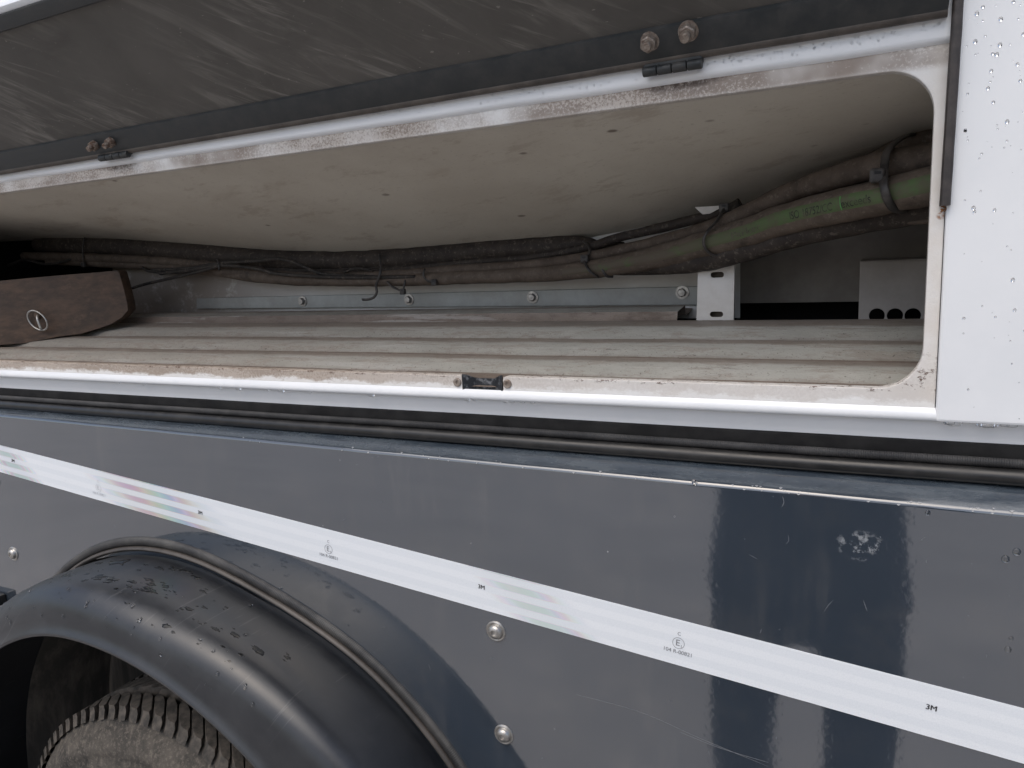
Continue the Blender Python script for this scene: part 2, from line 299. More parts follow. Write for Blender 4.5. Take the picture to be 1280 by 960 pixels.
def tube(name, pts, r, mat, parent=None, seg=14, step=.01, wob=0.0, seed=0, flat=1.0, mats=None, fmf=None):
    P, Wd = spline(pts, step); T, N = frames(P); V, Fc, FM = [], [], []
    for i, p in enumerate(P):
        b = T[i].cross(N[i]); rr = Wd[i] or r
        for j in range(seg):
            a = 2 * math.pi * j / seg; d = N[i] * math.cos(a) * flat + b * math.sin(a)
            q = rr * (1 + (wob * mnoise.noise(p * 40 + d * 1.3 + Vector((seed, 0, 0))) if wob else 0)); V.append(p + d * q)
    for i in range(len(P) - 1):
        for j in range(seg):
            a, b = i * seg + j, i * seg + (j + 1) % seg; Fc.append((a, b, b + seg, a + seg)); FM.append(fmf(j) if fmf else 0)
    Fc += [tuple(range(seg)), tuple(range((len(P) - 1) * seg, len(P) * seg))]; FM += [0, 0]
    return obj(name, V, Fc, mat, parent, 'all', mats, FM if mats else None), P, T, N
def lathe(name, c, axis, prof, mat, parent=None, seg=28, sharp=True, hexa=None):
    """profile (radius, height along axis)"""
    ax = Vector(axis).normalized(); u = ax.orthogonal().normalized(); v = ax.cross(u); V, Fc = [], []
    for i, (r, h) in enumerate(prof):
        for j in range(seg):
            a = 2 * math.pi * j / seg; k_ = 1.0
            if hexa and i in hexa: q = (a + math.pi / 6) % (math.pi / 3) - math.pi / 6; k_ = .9 / math.cos(q)
            V.append(Vector(c) + ax * h + (u * math.cos(a) + v * math.sin(a)) * r * k_)
    for i in range(len(prof) - 1):
        for j in range(seg):
            a, b = i * seg + j, i * seg + (j + 1) % seg; Fc.append((a, b, b + seg, a + seg))
    Fc.append(tuple(range((len(prof) - 1) * seg, len(prof) * seg)))
    return obj(name, V, Fc, mat, parent, True)
def plate(name, outer, holes, mat, parent=None, t=.003, bev=.0, to=None):
    """flat sheet outlined by (u,v) points with real holes; to(u,v,w) -> world"""
    cu = bpy.data.curves.new(name, 'CURVE'); cu.dimensions = '2D'; cu.fill_mode = 'BOTH'; cu.extrude = t / 2
    for lp in [outer] + holes:
        sp = cu.splines.new('POLY'); sp.points.add(len(lp) - 1); sp.use_cyclic_u = True
        for q, (a, b) in zip(sp.points, lp): q.co = (a, b, 0, 1)
    tmp = bpy.data.objects.new('tmp', cu); COL.objects.link(tmp); dg = bpy.context.evaluated_depsgraph_get(); dg.update()
    me = bpy.data.meshes.new_from_object(tmp.evaluated_get(dg)); bpy.data.objects.remove(tmp)
    for v in me.vertices: v.co = to(*v.co)
    bm = bmesh.new(); bm.from_mesh(me); bmesh.ops.remove_doubles(bm, verts=bm.verts, dist=1e-6); bmesh.ops.recalc_face_normals(bm, faces=bm.faces); bm.to_mesh(me); bm.free()
    me.materials.clear(); me.materials.append(MT[mat]); me.name = name
    o = bpy.data.objects.new(name, me); COL.objects.link(o); par(o, parent)
    if bev: bevel(o, bev)
    return o
def face_at(y0, t): return lambda u, v, w: Vector((u, y0 + t / 2 - w, v))      # front surface at y0
def circle(x, z, r, n=24): return [(x + r * math.cos(2 * math.pi * i / n), z + r * math.sin(2 * math.pi * i / n)) for i in range(n)]
def slot(x, z, w, h, n=8):
    r = h / 2; P = []
    for s, a0 in ((1, -90), (-1, 90)):
        P += [(x + s * (w / 2 - r) + r * math.cos(R_(a0 + 180 * i / n)), z + r * math.sin(R_(a0 + 180 * i / n))) for i in range(n + 1)]
    return P
def rrect(x0, x1, z0, z1, r, n=8):
    P = []
    for cx, cz, a0 in ((x1 - r, z0 + r, -90), (x1 - r, z1 - r, 0), (x0 + r, z1 - r, 90), (x0 + r, z0 + r, 180)):
        P += [(cx + r * math.cos(R_(a0 + 90 * i / n)), cz + r * math.sin(R_(a0 + 90 * i / n))) for i in range(n + 1)]
    return P
def text_mesh(s, size):
    cu = bpy.data.curves.new('t', 'FONT'); cu.body = s; cu.size = size; cu.align_x = 'CENTER'; cu.align_y = 'CENTER'
    tmp = bpy.data.objects.new('tmp', cu); COL.objects.link(tmp); dg = bpy.context.evaluated_depsgraph_get(); dg.update()
    me = bpy.data.meshes.new_from_object(tmp.evaluated_get(dg)); bpy.data.objects.remove(tmp); return me

# ================================================================== the yard
g = obj('ground', [(-150, -150, 0), (150, -150, 0), (150, 150, 0), (-150, 150, 0)], [(0, 1, 2, 3)], 'ground')
tag(g, 'grey worn asphalt yard the truck stands on', 'ground', kind='structure')

# ================================================================== the truck
TR = empty('truck', (-.6, .4, 0)); tag(TR, 'white and dark grey utility truck with an open side locker above the wheel', 'truck')
XL, XR = -2.6, .95
SEAM = .0495
# unseen core added to block light behind; upper side above what is seen
box('body_core', (XL, .60, .55), (XR, 2.3, 2.7), 'void', TR)
box('upper_side_panel', (XL, .006, 1.706), (XR, .58, 2.7), 'white', TR)
box('lower_core', (XL, .30, .45), (XR, .598, 1.26), 'void', TR)
# locker frame with rounded opening
OX0, OX1, OZ0, OZ1 = -1.80, .0375, 1.351, 1.6455
TF = .014
SX0, SX1 = at(578, 480).x, at(628.5, 480).x; zn_ = at(604, 489.5).z
hole = rrect(OX0, OX1, OZ0, OZ1, .040, 10)
hole = hole + [(SX0 - .004, OZ0), (SX0 - .0008, OZ0 - .001), (SX0, OZ0 - .004), (SX0, zn_ + .003), (SX0 + .003, zn_ + .0006), ((SX0 + SX1) / 2, zn_), (SX1 - .003, zn_ + .0006), (SX1, zn_ + .003), (SX1, OZ0 - .004), (SX1 + .0008, OZ0 - .001), (SX1 + .004, OZ0)]
fr = plate('locker_frame', [(XL, 1.3225), (SEAM, 1.3225), (SEAM, 1.7045), (XL, 1.7045)], [hole], 'frame', TR, TF, .0018, face_at(0, TF))
# raised rail along the top of the frame, washed clean by the rain
rail = sweep('top_rail', [(.0004, 1.6618), (-.0018, 1.6630), (-.0044, 1.6650), (-.0051, 1.6672), (-.0052, 1.6680), (-.0052, 1.6900), (-.0052, 1.7035)], XL, SEAM - .0005, 60, 'white', fr, fn=lambda x, j, y, z: (y, z + (.0012 * mnoise.noise(Vector((x * 9, 0, 0))) if j < 4 else 0)))
# side panel right of the locker
rp = box('side_panel', (SEAM + .0006, -.0056, 1.3212), (XR, .05, 1.7052), 'white', TR, .0028)
# bullnose below the frame and the return under it
sweep('body_lower_edge', [(-.0003, 1.3340), (-.0034, 1.3305), (-.0050, 1.3265), (-.0044, 1.3232), (-.0016, 1.3208), (.004, 1.3194), (.0105, 1.306), (.0135, 1.2975), (.0140, 1.285), (.03, 1.26)], XL, XR, 40, 'white', TR)
# edge trim on the joint
a, b = at(1200.5, -40, -.010), at(1181.5, 257, -.010)
tr = obj('edge_trim', [], [], 'trim', TR) if False else None
V = []; prof = [(-.0042, .010), (-.0042, -.001), (-.0032, -.0025), (-.0012, -.0030), (.0012, -.0030), (.0032, -.0025), (.0042, -.001), (.0042, .010)]
for i in range(13):
    p = a + (b - a) * i / 12
    for (dx, dy) in prof: V.append((p.x + dx + .0003 * mnoise.noise(Vector((p.z * 50, dx * 900, 0))), p.y + dy, p.z))
Fc = [(i * 8 + j, i * 8 + j + 1, i * 8 + 9 + j, i * 8 + 8 + j) for i in range(12) for j in range(7)] + [tuple(range(8)), tuple(range(96, 104))]
obj('edge_trim', V, Fc, 'trim', TR, True)
p0, p1 = at(1180, 167, -.008), at(1179, 246, -.008)
box('retaining_clip', (p1.x - .0012, -.010, p1.z), (p0.x + .0006, -.0015, p0.z), 'oldsteel', TR, .0004)
# rusty crumb at the foot of the trim
lump = []; lf = []
for q in range(16):
    c = at(1182 + random.uniform(-6, 5), 260 + random.uniform(-3, 6), -.003); r = random.uniform(.0006, .0016); i0 = len(lump)
    lump += [c + Vector(d) * r for d in ((1, 0, 0), (-1, 0, 0), (0, 0, 1), (0, 0, -1), (0, -1, 0), (0, 1, 0))]
    lf += [(i0 + a_, i0 + b_, i0 + c_) for a_ in (0, 1) for b_ in (2, 3) for c_ in (4, 5)]
MT['rust'] = simple('orange_rust', (.32, .15, .06), (.18, .08, .04), 200, rough=.9)
tag(obj('rust_crumbs', lump, lf, 'rust', TR), kind='stuff')

# striker in a notch of the sill, with its two screws
zn = at(604, 489.5, -.0).z
st = [(SX0 + (SX1 - SX0) * i / 16, ) for i in range(17)]
V = []; Fc = []; nS = 16
for i in range(nS + 1):
    t = i / nS; x = SX0 + .0004 + (SX1 - SX0 - .0008) * t; e = min(1, min(t, 1 - t) * 3.2); e = e * e * (3 - 2 * e); y = -.0012 + .0085 * e; zt = OZ0 + .0018 - .0062 * e
    for (dy, z) in ((0, zn - .002), (0, zt), (.003, zt), (.003, zn - .002)): V.append((x, y + dy, z))
for i in range(nS):
    for j in range(4): Fc.append((i * 4 + j, i * 4 + (j + 1) % 4, i * 4 + 4 + (j + 1) % 4, i * 4 + 4 + j))
Fc += [(0, 1, 2, 3), tuple(range(nS * 4, nS * 4 + 4))]
MT['striker'] = simple('worn_black_striker', (.03, .034, .04), (.20, .21, .225), 150, .48, .66, .35, metal=.4)
obj('latch_striker', V, Fc, 'striker', fr, True)
for c in (at(571.5, 478, -.001), at(634, 480, -.001)):
    lathe('screw', (c.x, -.0002, c.z), (0, -1, 0), [(.0056, 0), (.0055, .0012), (.0046, .0019), (.0022, .0016), (.0018, .0002), (.0, .0001)], 'oldsteel', fr, 24)

# seals between the white body and the skirt
def bend(x, j, y, z): return (y + .0006 * mnoise.noise(Vector((x * 6, j * .02, 0))), z + .0010 * mnoise.noise(Vector((x * 3.1, 5, 0))) - .0022 * max(0, min(1, (-.2 - x) / 1.2)))
def arc(cy, cz, r, a0, a1, n): return [(cy + r * math.cos(R_(a0 + (a1 - a0) * i / n)), cz + r * math.sin(R_(a0 + (a1 - a0) * i / n))) for i in range(n + 1)]
sl = empty('body_seal', (-.6, .01, 1.28), TR)
sweep('seal_web', [(.016, 1.3005), (.0100, 1.2975), (.0085, 1.2862), (.012, 1.270), (.012, 1.255)], XL, XR, 120, 'brown_rubber', sl, fn=bend)
sweep('ribbed_lip', arc(.0075, 1.2818, .0050, 110, 300, 12), XL, XR, 160, 'ribbed', sl, fn=bend)
sweep('seal_bulb', arc(.0045, 1.2690, .0080, 80, 300, 18), XL, XR, 160, 'rubber', sl, fn=bend)
for nm_ in ('seal_web',): bpy.data.objects[nm_].data.materials[0] = simple('seal_web_rubber', (.009, .009, .0095), (.018, .018, .018), 30, rough=.7, Specular_IOR_Level=.2)

# dark skirt panel with the wheel cut-out
SY = -.025
eL, eR = at(0, 519, SY), at(1280, 642, SY)
def ztop(x): return eL.z + (eR.z - eL.z) * (x - eL.x) / (eR.x - eL.x)
WC = Vector((-1.04, 0, .41)); RC = .624
xs = [XL]; 
while xs[-1] < XR: xs.append(xs[-1] + (.008 if abs(xs[-1] - WC.x) < .68 else .06))
def zbot(x):
    d = abs(x - WC.x); return WC.z + math.sqrt(max(RC * RC - d * d, 0)) if d < RC * .97 else .40
prof = []
V, Fc, K = [], [], 8
for x in xs:
    zt_ = ztop(x) + .0006 * mnoise.noise(Vector((x * 14, 2, 0))); ch = max(.003, 1.2612 - zt_) if True else 0
    zi = zt_ + max(.004, min(.0165, 1.2610 - zt_))
    V += [(x, SY, zbot(x)), (x, SY, zt_ - .0045), (x, SY + .0006, zt_ - .0018), (x, SY + .0022, zt_ + .0002), (x, SY + .0045, zt_ + .0013), (x, SY + .018, zt_ + (zi - zt_) * .75), (x, .006, zi), (x, .020, zi - .002)]
for i in range(len(xs) - 1):
    for j in range(K - 1): Fc.append((i * K + j, i * K + j + 1, i * K + K + j + 1, i * K + K + j))
sk = obj('skirt_panel', V, Fc, 'skirt', TR, True)

# screws of the skirt
def washer_screw(px, py, s=1.12):
    c = at(px, py, SY); w_ = lathe('panel_screw', c, (0, -1, 0), [(.0125 * s, 0), (.0123 * s, .0012), (.0112 * s, .0019), (.0098 * s, .0016), (.0090 * s, .0010), (.0087 * s, .0014), (.0085 * s, .0036), (.0070 * s, .0058), (.0048 * s, .0070), (.0036 * s, .0072), (.0033 * s, .0045), (.0, .0042)], 'steel', sk, 36)
    return w_
washer_screw(620, 789); washer_screw(630, 918); washer_screw(17, 692, 1.1); washer_screw(-6, 602, 1.1)
# scratches: shallow raised burrs of the paint
def scratch(pts, wd=.0005):
    P = []
    for (px, py) in pts: P.append(at(px, py, SY - .0002))
    Q, _ = spline(P, .004); V = []; T, N = frames(Q)
    for i, q in enumerate(Q):
        n = T[i].cross(Vector((0, 1, 0))).normalized(); h = wd * .5 * max(.08, min(1, 6 * min(i, len(Q) - 1 - i) / len(Q))) ; V += [q - n * h, q + Vector((0, -.00015, 0)), q + n * h]
    return V, [(i * 3 + j, i * 3 + j + 1, i * 3 + 4 + j, i * 3 + 3 + j) for i in range(len(Q) - 1) for j in (0, 1)]
AV, AF = [], []
SC = [([(110, 671), (125, 659), (145, 649), (166, 641)], .0007), ([(432, 702), (465, 722), (500, 748), (540, 768), (580, 783)], .0004), ([(440, 700), (475, 722), (505, 744)], .0003), ([(720, 868), (800, 890), (880, 925), (960, 958)], .0003), ([(850, 915), (900, 935), (960, 953)], .0003), ([(836, 758), (842, 772), (846, 784)], .0004), ([(978, 620), (980, 628), (977, 634)], .0006), ([(985, 668), (986, 676), (982, 680)], .0004), ([(936, 693), (947, 699)], .0005), ([(1079, 750), (1084, 764)], .0006), ([(1030, 765), (1035, 757), (1042, 750)], .0004), ([(1260, 648), (1267, 640)], .0005), ([(1150, 676), (1157, 671)], .0005), ([(536, 830), (538, 838)], .0006), ([(588, 858), (592, 864)], .0008), ([(1152, 676), (1154, 673)], .0004), ([(952, 786), (950, 792)], .0008)]
for _ in range(46):
    x, y = random.uniform(20, 1270), random.uniform(560, 955); a_ = random.uniform(0, 3.14); l_ = random.uniform(1.2, 6); SC.append(([(x, y), (x + l_ * math.cos(a_), y + l_ * math.sin(a_))], random.uniform(.0003, .0007)))
for pts, wd in SC:
    if any(570 + .257 * px - 20 < py < 606 + .28 * px for px, py in pts): continue
    mid = at(*pts[0], SY)
    if (Vector((mid.x, 0, mid.z)) - WC).length < .66: continue
    v_, f_ = scratch(pts, wd); o_ = len(AV); AV += v_; AF += [tuple(i + o_ for i in q) for q in f_]
tag(obj('scratch_marks', AV, AF, 'scuff', sk), kind='stuff')
# chips along the folded top edge
AV, AF = [], []
for _ in range(70):
    px = random.uniform(300, 1280) if random.random() < .75 else random.uniform(900, 1280); x = at(px, 519 + px * .0961, SY).x; z = ztop(x) + random.uniform(-.003, .0022); y = SY + (.0003 if z < ztop(x) - .002 else .002) - .0006; i0 = len(AV); s = random.uniform(.0004, .0013)
    AV += [(x - s * 1.6, y + .0005, z), (x, y - .0002, z - s), (x + s * 1.5, y + .0005, z + s * .3), (x, y - .0001, z + s)]; AF += [(i0, i0 + 1, i0 + 2, i0 + 3)]
MT['chip'] = simple('bare_primer', (.45, .46, .47), (.3, .31, .33), 300, rough=.5)
tag(obj('edge_chips', AV, AF, 'chip', sk), kind='stuff')

# reflective tape
ty = SY - .0009
tl0, tl1 = at(-60, 556.5 - 60 * .2574, ty), at(-60, 590 - 60 * .285, ty); tr0, tr1 = at(1360, 556.5 + 1360 * .2574, ty), at(1360, 590 + 1360 * .285, ty)
ang = math.atan2(((tr0 + tr1) / 2 - (tl0 + tl1) / 2).z, ((tr0 + tr1) / 2 - (tl0 + tl1) / 2).x); tmid = (tl0 + tl1 + tr0 + tr1) / 4; twd = ((tl0 - tl1).length + (tr0 - tr1).length) / 2 * math.cos(ang)
k, u, v, band, basec = tape_mat(tmid.x, tmid.z, ang, twd)
# rainbow sheen set into fixed patches: thin-film layer of changing thickness
uz = []
for px in (12, 195, 665):
    p = at(px, 574 + px * .27, ty); uu = (p.x - tmid.x) * math.cos(ang) + (p.z - tmid.z) * math.sin(ang); uz.append(uu)
mask = None
for uu, hw in zip(uz, (.075, .17, .075)):
    q = k.ramp(k.mt('ABSOLUTE', k.mt('ADD', k.mt('SUBTRACT', u, uu), k.mul(v, 1.2))), hw, hw * .15); mask = q if mask is None else k.mt('MAXIMUM', mask, q)
ph = k.mt('SINE', k.mt('ADD', k.mul(u, 7.5), k.mul(v, 6.0)))
thick = k.mt('ADD', 470, k.mul(ph, 230))
mask = k.mul(mask, k.lerp(band, 1.0, .12), k.lerp(k.ramp(u, uz[1] + .2, uz[2] - .1), 1.0, .55))
k.set(Thin_Film_Thickness=thick, Thin_Film_IOR=k.lerp(mask, 1.0, 1.8), IOR=k.lerp(mask, 1.45, 3.4), Roughness=k.lerp(mask, .4, .5))
k.set(Base_Color=k.mix(k.mul(mask, .9), basec, (.50, .52, .55)))  # base greyed inside the sheen patches so the film colours show
MT['tape'] = k.m
V = []; n_ = 90
for i in range(n_ + 1):
    t = i / n_; p, q = tl0.lerp(tr0, t), tl1.lerp(tr1, t); jg = .0002 * mnoise.noise(Vector((t * 130, 0, 0)))
    for (pt, dy) in ((q, .0008), (q + Vector((0, 0, jg)), 0), (p + Vector((0, 0, -jg)), 0), (p, .0008)): V.append((pt.x, pt.y + dy, pt.z))
tape = obj('reflective_tape', V, [(i * 4 + j, i * 4 + j + 1, i * 4 + 5 + j, i * 4 + 4 + j) for i in range(n_) for j in range(3)], 'tape', TR)
tape['label'] = 'white reflective marking tape with rainbow shimmer'
def ink(s, px, py, size, mat, circ=False):
    c = at(px, py, ty - .0004); ca, sa = math.cos(ang), math.sin(ang); V, Fc = [], []
    def add(txt, dx, dz, sz):
        me = text_mesh(txt, sz); i0 = len(V)
        for q in me.vertices:
            a_, b_ = q.co.x + dx, q.co.y + dz; V.append((c.x + a_ * ca - b_ * sa, c.y, c.z + a_ * sa + b_ * ca))
        for p in me.polygons: Fc.append(tuple(i0 + i for i in p.vertices))
        bpy.data.meshes.remove(me)
    for (txt, dx, dz, sz) in s: add(txt, dx, dz, sz)
    if circ:
        i0 = len(V); n = 40; r0, r1 = circ
        for i in range(n):
            for r in (r0, r1):
                a_, b_ = r * math.cos(2 * math.pi * i / n), r * math.sin(2 * math.pi * i / n); V.append((c.x + a_ * ca - b_ * sa, c.y, c.z + a_ * sa + b_ * ca))
        for i in range(n): j = (i + 1) % n; Fc.append((i0 + 2 * i, i0 + 2 * j, i0 + 2 * j + 1, i0 + 2 * i + 1))
    return obj('printed_mark', V, Fc, mat, tape)
EM = [('C', .0, .0115, .0058), ('E', -.0008, .0, .0108), ('1', .0035, -.0034, .0055), ('104 R-00821', .0, -.0110, .0066)]
for px, py, mt_ in ((848, 804, 'print'), (410.5, 686.5, 'print'), (123, 610, 'print_faded')): ink(EM, px, py, 1, mt_, (.0064, .0069))
for px, py in ((1164, 885), (601.5, 734), (250, 641), (16, 576)): ink([('3M', 0, 0, .0080), ('3M', .0004, .0001, .0080)], px, py, 1, 'print_dark')

# mudguard with its edge seal
GT = [(15, .686), (36.3, .684), (41.8, .6819), (46.5, .6803), (53.1, .6731), (59.4, .6665), (64.4, .6575), (69.1, .6520), (75.7, .6530), (82.5, .6585), (90.3, .660), (96, .6569), (102.5, .6545), (107.5, .6486), (112.7, .6398), (119.3, .6291), (135, .612), (165, .60), (210, .60)]
def rg(th):
    for (a0, r0), (a1, r1) in zip(GT, GT[1:]):
        if a0 <= th <= a1: return r0 + (r1 - r0) * (th - a0) / (a1 - a0)
    return GT[0][1] if th < GT[0][0] else GT[-1][1]
def rgs(th): return sum(rg(th + d) for d in (-8, -4, 0, 4, 8)) / 5
GP = [(-.004, .612, 1), (-.022, .616, 1), (-.034, .622, 1), (-.055, .626, .8), (-.085, .630, .5), (-.115, .632, .3), (-.140, .631, .15), (-.156, .627, .05), (-.168, .619, 0), (-.176, .608, 0), (-.1805, .596, 0), (-.1825, .585, 0), (-.1845, .575, 0), (-.188, .571, 0), (-.190, .567, 0), (-.189, .563, 0), (-.186, .562, 0), (-.182, .566, 0), (-.178, .585, 0), (-.172, .603, 0), (-.155, .617, .1), (-.08, .620, .5), (-.004, .606, 1)]
def eoff(th): t = max(0, (th - 92) / 26); return -.022 * t * t / (.5 + .5 * t)
def gpt(th, y, r, wt):
    rr = r + (rgs(th) - .650) * wt + eoff(th) * (1 - wt) + max(0, (76 - th) / 34) * .036 * (1 - wt) * max(0, min(1, (r - .59) / .03)); return Vector((WC.x + rr * math.cos(R_(th)), y, WC.z + rr * math.sin(R_(th))))
def ring(name, P, a0, a1, n, mat, parent, closed=False):
    V = [gpt(a0 + (a1 - a0) * i / n, y, r, wt) for i in range(n + 1) for (y, r, wt) in P]; m_ = len(P)
    return obj(name, V, [(i * m_ + j, i * m_ + (j + 1) % m_, i * m_ + m_ + (j + 1) % m_, i * m_ + m_ + j) for i in range(n) for j in range(m_ if closed else m_ - 1)], mat, parent, True)
mg = ring('mudguard', GP, 12, 208, 240, 'guard', TR, True)
mg['label'] = 'black plastic mudguard wet with rain'
ring('seal_band', [(SY - .0002, .6505, 1), (SY - .0018, .6498, 1), (SY - .0044, .647, 1), (SY - .0058, .6425, 1), (SY - .0055, .6385, 1), (SY - .003, .6360, 1), (SY, .6345, 1)], 14, 166, 260, 'ribbed_arc', mg) if False else None
k = NM('ribbed_seal_rubber'); d = k.ramp(k.noise(20, 5), .35, .7); mp = k.n('ShaderNodeVectorMath'); mp.operation = 'SUBTRACT'; k.put(mp.inputs[0], k.tc); mp.inputs[1].default_value = tuple(WC)
sx = k.n('ShaderNodeSeparateXYZ'); k.put(sx.inputs[0], mp.outputs[0]); an = k.mt('ARCTAN2', sx.outputs[2], sx.outputs[0]); wv = k.mt('SINE', k.mul(an, 1500))
k.set(Base_Color=k.mix(d, (.026, .026, .027), (.075, .073, .07)), Roughness=.5); k.bump(k.mt('ADD', wv, k.noise(260, 3)), .4, .001); MT['ribbed_arc'] = k.m
ring('seal_band', [(SY - .0002, .6505, 1), (SY - .0018, .6500, 1), (SY - .0050, .6478, 1), (SY - .0066, .6435, 1), (SY - .0062, .6390, 1), (SY - .004, .6360, 1), (SY, .6345, 1)], 14, 206, 320, 'ribbed_arc', mg)
ring('seal_tube', [(SY - .0035 + .0062 * math.cos(R_(a_)), .6310 + .0042 * math.sin(R_(a_)), 1) for a_ in range(60, 331, 30)], 14, 206, 300, 'brown_rubber', mg)
# wheel arch inside
lo_ = obj('wheel_arch_liner', [(-2.59, .165, .02), (-.3, .165, .02), (-.3, .165, 1.1), (-2.59, .165, 1.1)], [(0, 1, 2, 3)], 'liner', TR)
ring('arch_shell', [(.16, .600, .3), (.06, .604, .3), (-.006, .606, 1)], 12, 208, 100, 'liner', lo_)
for px, py in ((131, 888), (103, 822)):
    c = at(px, py, .163); lathe('liner_bolt', c, (0, -1, 0), [(.011, 0), (.010, .003), (.006, .005), (.006, .009), (0, .009)], 'liner', lo_, 20)
bl = at(3, 748, SY - .006); box('clip_block', (bl.x - .05, SY - .02, bl.z - .012), (bl.x + .004, SY - .0006, bl.z + .009), 'rubber', sk, .003)

# tyre
TC = Vector((-1.035, 0, .415)); TRD = .389
def tpt(th, y, r): return Vector((TC.x + r * math.cos(th), y, TC.z + r * math.sin(th)))
TP = [(-.095, .20), (-.118, .235), (-.130, .28), (-.1305, .305), (-.1255, .315), (-.1285, .319), (-.127, .335), (-.118, .352), (-.104, .366), (-.098, .371), (.10, .373), (.115, .355), (.125, .30), (.10, .20)]
n = 240; V = []
for i in range(n):
    th = 2 * math.pi * i / n
    for j, (y, r) in enumerate(TP):
        rr = r + (.0022 * mnoise.noise(Vector((math.cos(th) * 30, math.sin(th) * 30, j * .7))) if 5 < j < 10 else 0)
        if j in (4, 5): rr += .0012 * math.sin(i * math.pi / 3)
        V.append(tpt(th, y, rr))
m_ = len(TP)
tyre = obj('tyre', V, [(i * m_ + j, i * m_ + j + 1, ((i + 1) % n) * m_ + j + 1, ((i + 1) % n) * m_ + j) for i in range(n) for j in range(m_ - 1)], 'tyre', TR, 'all')
tyre['label'] = 'dusty worn truck tyre under the mudguard'
NB = 84
def block(th, y0, y1, skew, s=1.0):
    dt = 2 * math.pi / NB * .478; V = []
    rb, rt = .370, TRD
    ys = [y0, y0 + .007, y1 - .007, y1]
    # hexagon plan: pointed ends, chamfered crown
    plan = [(-.55, y0), (.55, y0), (1, y0 + .011), (.95, y1 - .009), (.5, y1), (-.5, y1), (-1, y1 - .011), (-.95, y0 + .009)]
    ymid = (y0 + y1) / 2
    for (r, sc_) in ((rb, 1.03), (rt - .006, 1.0), (rt, .86)):
        for (a_, y) in plan:
            yy = ymid + (y - ymid) * sc_; V.append(tpt(th + dt * a_ * sc_ * s + skew * (yy - ymid), yy - (.006 if r == rb and y < ymid else 0), r))
    Fc = [tuple(range(16, 24))] + [(i * 8 + j, i * 8 + (j + 1) % 8, i * 8 + 8 + (j + 1) % 8, i * 8 + 8 + j) for i in (0, 1) for j in range(8)]
    return V, Fc
rows = [(-.102, -.052, 3.0), (-.044, .001, -2.4), (.008, .052, 2.4), (.058, .104, -2.6)]
RV, RF = [], []
for r_i, (y0, y1, skw) in enumerate(rows):
    for b_ in range(NB):
        th = 2 * math.pi * (b_ + .5 * (r_i % 2)) / NB; deg = math.degrees(th); v_, f_ = block(th, y0, y1, skw)
        if r_i < 2 and 40 < deg < 150: obj('tread_block', v_, f_, 'tread', tyre, True)
        else:
            i0 = len(RV); RV += v_; RF += [tuple(i + i0 for i in q) for q in f_]
tag(obj('tread_pattern', RV, RF, 'tread', tyre, True), kind='stuff')

# ------------------------------------------------------------------ inside of the locker
lk = empty('locker_interior', (-.8, .2, 1.34), TR)
YB = .365
# ceiling: a sloping, slightly bulged panel
CB = [(-2.1, 1.595), (-1.83, 1.588), (-1.57, 1.571), (-1.316, 1.545), (-1.1145, 1.5215), (-.93, 1.509), (-.80, 1.5075), (-.63, 1.5095), (-.48, 1.512), (-.35, 1.528), (-.2, 1.552), (.0, 1.575), (.3, 1.58)]
def czb(x):
    for (a0, r0), (a1, r1) in zip(CB, CB[1:]):
        if a0 <= x <= a1: t = (x - a0) / (a1 - a0); return r0 + (r1 - r0) * t
    return CB[-1][1]
nx, ny = 60, 16; V = []
for i in range(nx + 1):
    x = -2.1 + 2.4 * i / nx
    for j in range(ny + 1):
        t = j / ny; V.append((x, .0145 + (YB - .0145) * t, 1.6465 + (czb(x) - 1.6465) * t + .002 * math.sin(t * math.pi)))
obj('ceiling_panel', V, [(i * (ny + 1) + j, i * (ny + 1) + j + 1, (i + 1) * (ny + 1) + j + 1, (i + 1) * (ny + 1) + j) for i in range(nx) for j in range(ny)], 'ceil', lk, 'all')
# corrugated floor sheet and a shorter one behind it
def fz(y, h): return FZ + FS * y + h
prof, fm = [(.004, fz(.004, -.004))], []
for (c_) in (.050, .121, .192):
    prof += [(c_ - .0165, fz(c_ - .0165, 0)), (c_ - .0115, fz(c_ - .0115, -.0060)), (c_ + .0050, fz(c_ + .0050, -.0060)), (c_ + .0140, fz(c_ + .0140, .0006))]
prof += [(.262, fz(.262, 0)), (.264, fz(.264, -.02))]
fm = [1] + [1, 1, 1, 0] * 3 + [0]
fm = [1, 1, 1, 0, 0, 1, 1, 0, 0, 1, 1, 0, 0, 1, 1][:len(prof) - 1]
fm = []
for j in range(len(prof) - 1):
    y = (prof[j][0] + prof[j + 1][0]) / 2; fm.append(1 if y < .05 or any(-.017 < y - c_ < .006 for c_ in (.050, .121, .192)) else 0)
sweep('corrugated_floor_sheet', prof, -2.1, .3, 80, 'floor', lk, 'flat' if False else True, fn=lambda x, j, y, z: (y, z + .0009 * mnoise.noise(Vector((x * 5, y * 20, 0)))), mats=['floor', 'floor_dirt'], fm=fm)
xe = at(851, 395, .29).x
sweep('corrugated_floor_sheet', [(.258, fz(.264, -.012)), (.268, fz(.268, .0005)), (.272, fz(.272, .010)), (.318, fz(.318, .006)), (.322, fz(.322, -.01)), (.366, fz(.366, -.012))], -2.1, xe, 60, 'floor', lk, True, mats=['floor', 'floor_dirt'], fm=[1, 1, 0, 1, 1])
for nm_ in ('ridge_end',): pass
